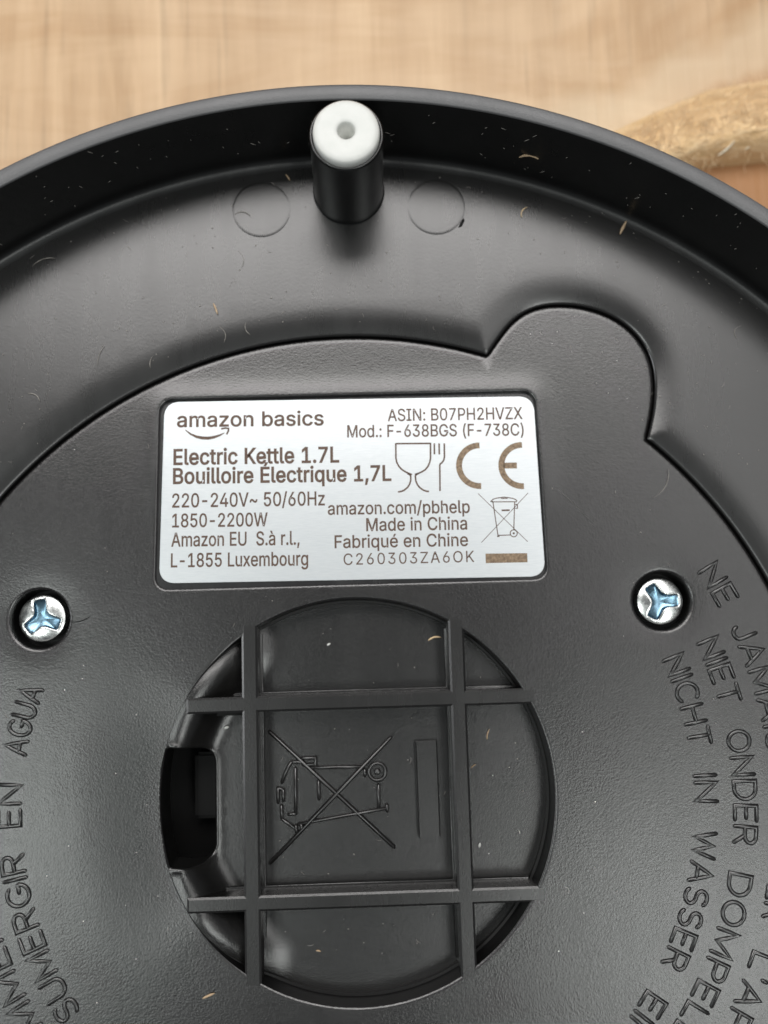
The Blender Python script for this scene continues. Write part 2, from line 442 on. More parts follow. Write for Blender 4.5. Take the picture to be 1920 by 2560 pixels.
def felt():
    xs = [30, 38, 46, 52, 61, 75, 92, 108]
    yu = [82, 87.7, 91.2, 93.6, 95.2, 97, 98, 97]
    yl = [78, 79.0, 81.0, 82.2, 82.8, 83, 82, 82]
    h = [1.5, 3.2, 4.4, 5.0, 5.4, 5.8, 5.6, 4]
    n, k = 110, 40; V, F = [], []
    nz = rng.normal(size=(n, k))
    for i in range(n):
        x = 30+78*i/(n-1)
        a, b, hh = np.interp(x, xs, yu), np.interp(x, xs, yl), np.interp(x, xs, h)
        for j in range(k):
            t = j/(k-1)
            y = b+(a-b)*t
            prof = min(1.0, sqrt(max(0, 1-((0.25-t)/0.25)**2)) if t < 0.25 else 1-((t-0.25)/0.75)**2*0.96)
            z = hh*prof
            if 0 < j < k-1: z += 0.07*nz[i, j]+0.12*sin(x*0.9+y*0.7)*prof
            V.append((x+0.04*nz[i, j], y+0.04*nz[i, (j+7) % k], Z_TABLE-0.1+max(0, z)))
    for i in range(n-1):
        for j in range(k-1): F.append((i*k+j, (i+1)*k+j, (i+1)*k+j+1, i*k+j+1))
    root = empty('felt_strip', (68, 88, Z_TABLE))
    tag(root, 'frayed tan felt strip lying on the table behind the black rim', 'felt strip')
    o = obj('felt_body', V, F, M_FELT); o.parent = root; o.matrix_parent_inverse = root.matrix_basis.inverted()
    # loose fibres standing out of the felt
    FV, FF = [], []
    Va = np.array(V)
    def tube(P, r):
        o0 = len(FV)
        for i, p in enumerate(P):
            d = P[min(i+1, len(P)-1)]-P[max(i-1, 0)]; d = d/np.linalg.norm(d)
            u = np.cross(d, (0.3, 0.2, 1.0)); u /= np.linalg.norm(u); w = np.cross(d, u)
            rr = r*(1-0.6*abs(2*i/(len(P)-1)-1))
            for q in range(3):
                FV.append(tuple(p+rr*(u*cos(q*2.0944)+w*sin(q*2.0944))))
        for i in range(len(P)-1):
            for q in range(3):
                a = o0+i*3+q; b = o0+i*3+(q+1) % 3; FF.append((a, b, b+3, a+3))
    for _ in range(6500):
        v = Va[rng.integers(len(Va))]
        if v[0] > 80 or v[2] < Z_TABLE+1.6: continue
        a = rng.normal(radians(38), 0.35); L = rng.uniform(0.8, 2.6)
        cur = rng.normal(0, 0.5)
        P = [np.array((v[0]+L*t*cos(a+cur*t), v[1]+L*t*sin(a+cur*t), v[2]-0.05+0.45*sin(pi*t)*rng.uniform(0.2, 1))) for t in (0, 0.25, 0.5, 0.75, 1)]
        tube(P, rng.uniform(0.02, 0.05))
    for _ in range(120):     # fringe along the lower edge
        x = rng.uniform(34, 80); b = np.interp(x, xs, yl)
        a = radians(rng.uniform(195, 260)) if rng.random() < 0.6 else radians(rng.uniform(20, 60)); L = rng.uniform(0.8, 3.0)
        P = [np.array((x+L*t*cos(a+0.5*t), b+0.6+L*t*sin(a+0.5*t), Z_TABLE+rng.uniform(0.4, 3.5))) for t in (0, 0.33, 0.66, 1)]
        for i in range(1, 4): P[i][2] = P[0][2]+i*0.12
        tube(P, rng.uniform(0.02, 0.05))
    f = obj('fibre', FV, FF, M_FIBRE); f.parent = root; f.matrix_parent_inverse = root.matrix_basis.inverted(); f['kind'] = 'stuff'
    # the two pale straws sticking out of the lower edge
    for x, y, a, L in ((55.2, 83.0, 26, 4.6), (51.4, 82.2, 24, 2.6)):
        FV.clear(); FF.clear()
        P = [np.array((x+L*t*cos(radians(a+14*t)), y+L*t*sin(radians(a+14*t)), Z_TABLE+3.4+1.0*t)) for t in (0, 0.25, 0.5, 0.75, 1)]
        tube(P, 0.24)
        s = obj('straw', FV, FF, M_STRAW); s.parent = root; s.matrix_parent_inverse = root.matrix_basis.inverted()
felt()

# ------------------------------------------------------------------ the upturned kettle base
KB = empty('kettle_base', (0, 0, Z_TABLE))
tag(KB, 'upturned black plastic kettle base with silver rating label and raised warnings', 'kettle base')
def part(name, V, F, mat, parent=None, smooth=True, angle=None, label=None):
    o = obj(name, V, F, mat, None, smooth, angle)
    p = parent or KB
    o.parent = p
    o.matrix_parent_inverse = Matrix.Translation((0, 0, -Z_TABLE*MM))   # parts are modelled in scene millimetres
    if label: o['label'] = label
    return o

# outer shell: floor with a rounded lip towards the seam, then fillet, wall, rim and outer side
R_F = 75.9
def z_shell(P):
    d = polydist(P, SEAM)
    z = Z_FLOOR-0.55*np.clip((3.6-d)/3.6, 0, 1)**2.2-0.10*np.clip((0.25-d)/0.25, 0, 1)**2
    return z
V, F, loops = sheet(circ((0, 0), R_F, 480), [SEAM], z_shell, 2.0, (0.08, 0.2, 0.35, 0.6, 1.0, 1.6, 2.4, 3.6), step=0.9)
zt = z_shell(loops[1])
floor = (V, F)
step_wall = wall(loops[1], zt, -3.0)
prof = [(R_F, Z_FLOOR), (76.3, Z_FLOOR+0.03), (76.7, Z_FLOOR+0.16), (77.0, Z_FLOOR+0.40), (77.18, Z_FLOOR+0.72), (77.28, Z_FLOOR+1.15), (77.36, Z_FLOOR+2.0)]
o = part('shell_floor', *floor, M_SHELL)
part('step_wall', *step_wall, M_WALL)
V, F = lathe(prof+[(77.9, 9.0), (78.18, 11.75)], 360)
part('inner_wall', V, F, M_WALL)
V, F = lathe([(78.18, 11.75), (78.22, 11.9), (78.36, 12.0), (79.75, 12.0), (79.98, 11.9), (80.06, 11.7), (80.5, 4.0), (80.7, Z_TABLE+1.0), (80.2, Z_TABLE+0.02), (60, Z_TABLE+0.02)], 360)
part('rim', V, F, M_RIM, angle=50)

# the plate
LAB = (-22.95, 24.65, 23.0, 47.25)                      # label recess
RECESS = np.array([(-23.15, 24.5), (23.2, 24.5), (22.75, 47.3), (-22.55, 47.3)])
def quad_round(Q, r, seg=8):
    P = []; Q = np.array(Q, float); n = len(Q)
    for i in range(n):
        p, a, b = Q[i], Q[i-1], Q[(i+1) % n]
        u = (a-p)/np.hypot(*(a-p)); v = (b-p)/np.hypot(*(b-p))
        s, e = p+u*r, p+v*r
        for k in range(seg+1):
            t = k/seg; P.append((1-t)**2*s+2*t*(1-t)*(p*0.86+0.07*(s+e))+t*t*e)
    return np.array(P)
REC = quad_round(RECESS, 1.5)
SCREWS = ((-36.55, 21.5), (36.7, 21.55)); R_HOLE = 3.5
def left(th): return smooth(0.40, 0.86, np.cos(th-radians(182)))
def dish(P):
    P = np.asarray(P, float); r = np.hypot(P[:, 0], P[:, 1]); th = np.arctan2(P[:, 1], P[:, 0])
    A = smooth(0.80, 0.995, np.cos(th-radians(182)))
    return A*(1-smooth(R_DISC-1, R_DISC+10.5, r))
PLATE_OUT = None
def z_plate(P):
    P = np.asarray(P, float)
    z = np.full(len(P), Z_PLATE)
    d = -polydist(P, SEAM)-0.12
    z -= 0.16*np.clip((0.45-d)/0.45, 0, 1)**2
    z -= 0.36*dish(P)
    # low swelling that frames the label, and the shallow hollow between it and the edge
    q = polydist(P, REC)
    z += 0.20*np.exp(-(np.clip(q, 0, None)/1.7)**2)*smooth(30, 40, P[:, 1])
    # broken edges of the openings
    z -= 0.08*np.clip((0.22-q)/0.22, 0, 1)**2
    z -= 0.12*np.clip((0.25-(np.hypot(P[:, 0], P[:, 1])-R_DISC))/0.25, 0, 1)**2*(1-left(np.arctan2(P[:, 1], P[:, 0])))
    for c in SCREWS:
        e = np.hypot(P[:, 0]-c[0], P[:, 1]-c[1])-R_HOLE
        z -= 0.14*np.clip((0.35-e)/0.35, 0, 1)**2
        z -= 0.10*np.exp(-(np.clip(e, 0, None)/1.6)**2)
    return z
def offset_in(P, d):
    L = resample(P, 0.4)
    t = np.roll(L, -1, 0)-np.roll(L, 1, 0); t /= np.hypot(t[:, 0], t[:, 1])[:, None]
    q = L+np.stack([-t[:, 1], t[:, 0]], 1)*d
    return q[-polydist(q, P) > d*0.9]
PL_OUT = offset_in(SEAM, 0.12)
V, F, loops = sheet(PL_OUT, [circ((0, 0), R_DISC, 300), REC, circ(SCREWS[0], R_HOLE, 60), circ(SCREWS[1], R_HOLE, 60)],
                    z_plate, 1.15, (0.1, 0.22, 0.4, 0.7, 1.1, 1.6, 2.2), step=0.45)
part('base_plate', V, F, M_PLATE)
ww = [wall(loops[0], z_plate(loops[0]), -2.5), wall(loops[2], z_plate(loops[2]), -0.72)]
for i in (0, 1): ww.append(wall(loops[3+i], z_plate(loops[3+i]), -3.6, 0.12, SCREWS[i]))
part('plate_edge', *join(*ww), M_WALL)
for c in SCREWS:
    V, F = slab(circ(c, R_HOLE+0.05, 40), -3.9, -3.6)
    part('screw_seat', V, F, M_CAVITY, smooth=False)

# pockets below the cross bars
def hole_outline():
    P = []
    for a in np.linspace(198.6, 164.6, 30): P.append((23.25*cos(radians(a)), 23.25*sin(radians(a))))   # arc on the left (from below upwards)
    P += [(-19.2, 6.15)]
    for a in np.linspace(80, 0, 7): P.append((-18.6+1.8*cos(radians(a)), 4.35+1.8*sin(radians(a))))
    for a in np.linspace(0, -75, 7): P.append((-19.0+2.2*cos(radians(a)), -4.9+2.2*sin(radians(a))))
    P += [(-19.6, -7.3)]
    return np.array(P)[::-1]
HOLE = hole_outline()*0.985
HOLE = np.array([lower([p], -2.5, float(np.interp(p[0], [-23, -17.5], [-0.8, Z_POCKET])))[0] for p in HOLE])
def z_pocket(P):
    P = np.asarray(P, float); r = np.hypot(P[:, 0], P[:, 1]); th = np.arctan2(P[:, 1], P[:, 0])
    A = left(th)
    z = Z_POCKET+A*smooth(17.6, 21.9, r)*(Z_PLATE-0.10-Z_POCKET)-A*smooth(20, R_DISC, r)*0.36*smooth(0.80, 0.995, np.cos(th-radians(182)))
    e = polydist(P, HOLE)
    z += 0.16*np.exp(-(np.clip(e-0.15, 0, None)/0.35)**2)-0.22*np.clip((0.25-e)/0.25, 0, 1)**2
    return z
V, F, loops = sheet(circ((0, 0), 1.0, 260)*(R_DISC-0.01-0.29*(1-left(np.arange(260)*2*pi/260)))[:, None], [HOLE], z_pocket, 1.1, (0.1, 0.25, 0.45, 0.8), step=0.5)
part('pocket_floor', V, F, M_POCKET)
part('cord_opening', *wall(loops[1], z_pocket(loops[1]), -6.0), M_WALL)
ring = circ((0, 0), R_DISC, 300)
zr = z_plate(ring)
LF = (1-left(np.arctan2(ring[:, 1], ring[:, 0])))[:, None]
lo = ring*(1-0.14*LF/R_DISC); zl = np.minimum(zr-0.01-0.02*LF[:, 0], np.maximum(-3.5, z_pocket(ring*0.995)+0.5*LF[:, 0]))
in_ = ring*(1-0.42*LF/R_DISC); zi = zl-0.04
n = len(ring)
V = [(p[0], p[1], z) for R, Zs in ((ring, zr), (lo, zl), (in_, zi), (ring*(1-0.48*LF/R_DISC), np.full(n, Z_POCKET-0.4))) for p, z in zip(R, Zs)]
F = [(k*n+i, k*n+(i+1) % n, (k+1)*n+(i+1) % n, (k+1)*n+i) for k in range(3) for i in range(n)]
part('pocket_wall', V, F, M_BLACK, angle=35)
# what shows in the cord opening: a dark chamber with a curved guide rib and a shelf
bm = bmesh.new()
def box(bm, a, b, bev=0.2):
    r = bmesh.ops.create_cube(bm, size=1.0); vs = r['verts']
    for v in vs: v.co = Vector([(a[i]+b[i])/2+v.co[i]*(b[i]-a[i]) for i in range(3)])
    if bev: bmesh.ops.bevel(bm, geom=list({e for v in vs for e in v.link_edges}), offset=bev, segments=2, affect='EDGES')
def bm_part(name, bm, mat, label=None, angle=40):
    V = [tuple(v.co) for v in bm.verts]; bm.verts.index_update()
    F = [[v.index for v in f.verts] for f in bm.faces]; bm.free()
    return part(name, V, F, mat, angle=angle, label=label)
box(bm, (-26, -11, -13.6), (-13, 10, -13.0), 0)
box(bm, (-26, 9.5, -13), (-13, 10, -3.2), 0); box(bm, (-26, -11, -13), (-13, -10.5, -3.2), 0)
box(bm, (-26.5, -11, -13), (-26, 10, -3.2), 0); box(bm, (-13, -11, -13), (-12.5, 10, -3.2), 0)
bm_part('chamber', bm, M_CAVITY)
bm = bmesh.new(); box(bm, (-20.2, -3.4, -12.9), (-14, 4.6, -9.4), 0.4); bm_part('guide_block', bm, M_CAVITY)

# cross bars
def bars(x, y, ext_v, ext_h, z0, z1, bev, grow):
    xs = [-ext_h[0], x[0]-grow, x[1]+grow, x[2]-grow, x[3]+grow, ext_h[1]]
    ys = [-ext_v[0], y[0]-grow, y[1]+grow, y[2]-grow, y[3]+grow, ext_v[1]]
    bm = bmesh.new(); vd = {}
    def vtx(i, j):
        if (i, j) not in vd: vd[(i, j)] = bm.verts.new((xs[i], ys[j], z1))
        return vd[(i, j)]
    for i in range(5):
        for j in range(5):
            if i in (1, 3) or j in (1, 3): bm.faces.new((vtx(i, j), vtx(i+1, j), vtx(i+1, j+1), vtx(i, j+1)))
    edge = [e for e in bm.edges if len(e.link_faces) == 1]
    r = bmesh.ops.extrude_edge_only(bm, edges=edge)
    for v in [g for g in r['geom'] if isinstance(g, bmesh.types.BMVert)]: v.co.z = z0
    bm.normal_update()
    top = [e for e in bm.edges if len(e.link_faces) == 2 and abs(e.verts[0].co.z-z1) < 1e-6 and abs(e.verts[1].co.z-z1) < 1e-6
           and min(f.normal.z for f in e.link_faces) < 0.5
           and not all(abs(v.co.y) > ext_v[1]-1e-4 for v in e.verts) and not all(v.co.x > ext_h[1]-1e-4 for v in e.verts)]
    bmesh.ops.recalc_face_normals(bm, faces=bm.faces[:])
    bmesh.ops.bevel(bm, geom=top, offset=bev, segments=1, affect='EDGES', clamp_overlap=True)
    for v in bm.verts:                     # a broad shallow chamfer rather than 45 degrees
        if abs(v.co.z-(z1-bev)) < bev*0.2: v.co.z = z1-bev*0.58
    return bm
BX = (-13.04, -11.2, 11.2, 13.02); BY = (-12.12, -10.42, 10.04, 11.82)
bm_part('cross_bars', bars(BX, BY, (20.05, 20.05), (19.5, 20.95), Z_POCKET-0.5, Z_PLATE+0.012, 0.24, 0.0), M_RELIEF, angle=14)
bm_part('bar_foot', bars(BX, BY, (18.9, 19.0), (17.0, 19.8), Z_POCKET-0.5, -3.6, 0.08, 0.26), M_POCKET, angle=60)

# raised disposal emblem in the middle pocket
zs = lambda p: Z_POCKET
arc = lambda c, r, a0, a1, n=14: [(c[0]+r*cos(radians(a0+(a1-a0)*i/n)), c[1]+r*sin(radians(a0+(a1-a0)*i/n))) for i in range(n+1)]
EM = [[(-5.3, 3.32), (0.65, 3.28)], [(-7.15, 3.3), (-7.2, -1.85)], [(-6.9, -3.02), (3.45, -1.55)], [(3.42, -1.2), (3.45, -1.9)],
      [(2.52, 1.1), (2.48, -1.5)], arc((2.42, 2.62), 0.98, 0, 360, 24), arc((2.42, 2.62), 0.18, 0, 360, 8), [(0.95, 2.9), (0.95, 2.2)],
      [(-4.48, 1.75), (-4.45, -0.25)],
      [(-7.6, 4.05), (-8.15, 3.2), (-8.75, 1.75)], [(-9.2, 1.15), (-9.22, -0.5)], [(-8.6, 0.9), (-8.6, -0.35)], [(-9.2, 1.15), (-8.6, 0.9)],
      [(-8.85, -0.9), (-8.8, -2.4)], [(-8.8, -2.4), (-7.3, -3.5)], [(-7.6, 4.05), (-6.4, 4.0)], [(-6.4, 4.45), (-4.8, 4.42), (-4.8, 3.65), (-6.3, 3.7)],
      [(-7.2, -1.85), (-8.0, -1.9)], [(-7.2, -3.2), (-7.15, -3.9)], [(-6.6, -3.1), (-6.5, -3.7)]]
EM = [lower(l, -2.3, Z_POCKET) for l in EM]
part('bin_emblem', *ridge(EM, 0.23, 0.42, zs), M_RELIEF, label='raised wheeled bin symbol')
part('cross_stroke', *ridge([lower([(-10.1, 7.6), (4.1, -5.95)], -2.3, Z_POCKET)], 0.27, 0.44, zs), M_RELIEF)
part('cross_stroke', *ridge([lower([(4.1, 6.5), (-10.2, -7.25)], -2.3, Z_POCKET)], 0.27, 0.50, zs), M_RELIEF)
part('emblem_bar', *slab(lower([(7.0, -4.93), (9.55, -4.85), (9.52, 6.02), (6.95, 5.97)], -2.3, Z_POCKET), Z_POCKET-0.05, Z_POCKET+0.75, 0.16), M_POCKET, angle=30)

# raised warning words: single-stroke capitals half-round in section, laid clockwise on arcs
def A_(c, rx, ry, a0, a1, n=10): return [(c[0]+rx*cos(radians(a0+(a1-a0)*i/n)), c[1]+ry*sin(radians(a0+(a1-a0)*i/n))) for i in range(n+1)]
CAPS = {
 'A': (0.78, [[(0, 0), (0.39, 1), (0.78, 0)], [(0.13, 0.33), (0.65, 0.33)]]),
 'C': (0.74, [A_((0.42, 0.5), 0.42, 0.5, 48, 312, 16)]),
 'D': (0.72, [[(0, 0), (0, 1), (0.3, 1)]+A_((0.3, 0.5), 0.42, 0.5, 90, -90, 12)+[(0, 0)]]),
 'E': (0.58, [[(0.58, 1), (0, 1), (0, 0), (0.58, 0)], [(0, 0.52), (0.5, 0.52)]]),
 'G': (0.78, [A_((0.42, 0.5), 0.42, 0.5, 48, 345, 16)+[(0.8, 0.44), (0.5, 0.44)]]),
 'H': (0.70, [[(0, 0), (0, 1)], [(0.7, 0), (0.7, 1)], [(0, 0.52), (0.7, 0.52)]]),
 'I': (0.0, [[(0, 0), (0, 1)]]),
 'J': (0.48, [[(0.48, 1), (0.48, 0.26)]+A_((0.24, 0.26), 0.24, 0.26, 0, -180, 8)]),
 'L': (0.54, [[(0, 1), (0, 0), (0.54, 0)]]),
 'M': (0.86, [[(0, 0), (0, 1), (0.43, 0.12), (0.86, 1), (0.86, 0)]]),
 'N': (0.70, [[(0, 0), (0, 1), (0.7, 0), (0.7, 1)]]),
 'O': (0.80, [A_((0.4, 0.5), 0.4, 0.5, 90, 450, 22)]),
 'P': (0.62, [[(0, 0), (0, 1), (0.36, 1)]+A_((0.36, 0.73), 0.26, 0.27, 90, -90, 8)+[(0, 0.46)]]),
 'R': (0.66, [[(0, 0), (0, 1), (0.36, 1)]+A_((0.36, 0.74), 0.27, 0.26, 90, -90, 8)+[(0, 0.48)], [(0.34, 0.48), (0.66, 0)]]),
 'S': (0.64, [A_((0.33, 0.745), 0.29, 0.255, 35, 180, 8)+A_((0.33, 0.745), 0.29, 0.245, 190, 262, 4)+A_((0.33, 0.255), 0.31, 0.245, 82, 0, 6)+A_((0.33, 0.255), 0.31, 0.255, -10, -148, 8)]),
 'T': (0.66, [[(0, 1), (0.66, 1)], [(0.33, 1), (0.33, 0)]]),
 'U': (0.70, [[(0, 1), (0, 0.34)]+A_((0.35, 0.34), 0.35, 0.34, 180, 360, 10)+[(0.7, 1)]]),
 'W': (1.0, [[(0, 1), (0.22, 0), (0.5, 0.92), (0.78, 0), (1.0, 1)]]),
 "'": (0.0, [[(0, 1), (0, 0.78)]]),
}
def word(txt, r, a0, a1, cap=2.5, w=0.245, h=0.22):
    gap = 0.26; x = 0; L = []
    for ch in txt:
        wd, st = CAPS[ch]
        for s in st: L.append([(px+x, py) for px, py in s])
        x += wd+gap
    tot = x-gap; lines = []
    for s in L:
        P = []
        for k in range(len(s)-1):                     # long strokes follow the arc
            m = max(1, int(hypot(s[k+1][0]-s[k][0], s[k+1][1]-s[k][1])/0.35))
            P += [(s[k][0]+(s[k+1][0]-s[k][0])*i/m, s[k][1]+(s[k+1][1]-s[k][1])*i/m) for i in range(m)]
        P.append(s[-1])
        Q = []
        for px, py in P:
            a = radians(a0+(a1-a0)*px/tot); rr = r+py*cap
            Q.append((rr*cos(a), rr*sin(a)))
        lines.append(Q)
    zf = lambda p: float(z_plate([p])[0])
    part('raised_word', *ridge(lines, w, h, zf, 0.08), M_RELIEF, angle=60, label='raised word '+txt)
for t, r, a0, a1 in (('NICHT', 39.1, 21.7, 6.9), ('IN', 39.1, 1.8, -2.3), ('WASSER', 39.0, -7.3, -29.3), ('EINTAUCHEN', 39.05, -34.6, -72),
                     ('NIET', 43.7, 21.9, 12.3), ('ONDER', 43.6, 7.9, -8.3), ('DOMPELEN', 43.55, -12.8, -42.0),
                     ('NE', 48.1, 30.9, 25.5), ('JAMAIS', 48.1, 21.9, 4.6), ('IMMERGER', 48.1, 0.8, -17.6), ("L'APPAREIL", 48.15, -22.4, -50.5),
                     ('SUMERGIR', 38.35, -145.0, -172.5), ('EN', 38.4, -177.3, -183.9), ('AGUA', 38.4, 171.0, 159.8),
                     ('IMMERGERE', 42.6, -145.8, -179.5)):
    word(t, r, a0, a1)

# screws: pan heads with a three-winged drive recess
def screw(c, rot):
    R = 2.72; zc = -2.1
    slots = []
    L, hw, cr = 2.2, 0.70, 0.95
    P = []
    for k in range(3):
        a = radians(rot+120*k)
        u = np.array((cos(a), sin(a))); v = np.array((-sin(a), cos(a)))
        b = a-radians(60)
        P.append(np.array((cos(b), sin(b)))*cr)
        P += [u*0.8-v*hw, u*(L-0.08)-v*(hw*0.95), u*L-v*(hw*0.7), u*L+v*(hw*0.7), u*(L-0.08)+v*(hw*0.95), u*0.8+v*hw]
    Y = np.array(P)+np.array(c)
    def zh(Q):
        r = np.hypot(Q[:, 0]-c[0], Q[:, 1]-c[1])/R
        e = polydist(Q, Y)
        return zc+0.62*np.sqrt(np.clip(1-(r*0.93)**2, 0, 1))-0.12*np.clip((0.15-e)/0.15, 0, 1)**2
    V, F, lp = sheet(circ(c, R, 64), [Y], zh, 0.3, (0.06, 0.14), step=0.25)
    side = wall(lp[0], zh(lp[0]), -3.8)
    o = part('screw', *join((V, F), side), M_ZINC, angle=50)
    # recess: tapering walls down to a small floor
    top = lp[1]; zt = zh(top)
    c2 = np.array(c); low = c2+(top-c2)*0.86
    n = len(top)
    d = np.hypot(*(low-c2).T)
    cap_c = (c2[0], c2[1], zc-0.40)
    V2 = [(p[0], p[1], z) for p, z in zip(top, zt)]+[(p[0], p[1], zc+0.02-0.10*(2.2-q)) for p, q in zip(low, d)]+[cap_c]
    F2 = [(i, (i+1) % n, n+(i+1) % n, n+i) for i in range(n)]+[(n+i, n+(i+1) % n, 2*n) for i in range(n)]
    r = obj('drive_recess', V2, F2, M_BLUE, None, True, 35)
    r.parent = o
    return o
screw((-36.75, 21.6), 98)
screw((36.85, 21.5), 2)

# support post with its white foot
PC = (0.85, 72.75)
V, F = lathe([(4.42, Z_FLOOR-0.02), (4.32, Z_FLOOR+0.06), (4.26, Z_FLOOR+0.25), (4.22, Z_FLOOR+1.0), (4.08, 13.9), (4.02, 14.15), (3.9, 14.25), (3.78, 14.2), (3.74, 13.9), (3.74, 12.0)], 96, PC)
post = part('support_post', V, F, M_WALL)
prof = [(3.66, 12.2), (3.66, 14.5), (3.6, 14.85), (3.4, 15.08), (3.0, 15.2), (2.3, 15.22), (1.4, 15.2), (1.08, 15.16), (0.98, 15.05), (0.94, 14.4), (0.86, 11.3), (0.0, 11.25)]
V, F = lathe(prof, 96, PC)
f = obj('rubber_foot', V, F, M_FOOT); f.parent = post

# moulding marks either side of the post
for c in ((-9.9, 70.6), (11.55, 70.45)):
    V, F = lathe([(3.55, Z_FLOOR-0.1), (3.55, Z_FLOOR+0.005), (3.42, Z_FLOOR+0.028), (3.2, Z_FLOOR+0.034), (2.0, Z_FLOOR+0.036), (0.0, Z_FLOOR+0.036)], 72, c)
    part('moulding_mark', V, F, M_SHELL, angle=50)
V, F = slab([(14.15, 67.75), (14.6, 67.9), (14.95, 68.6), (14.85, 69.0), (14.45, 68.4)], Z_FLOOR-0.02, Z_FLOOR+0.10, 0.03)
part('moulding_nick', V, F, M_CAVITY)

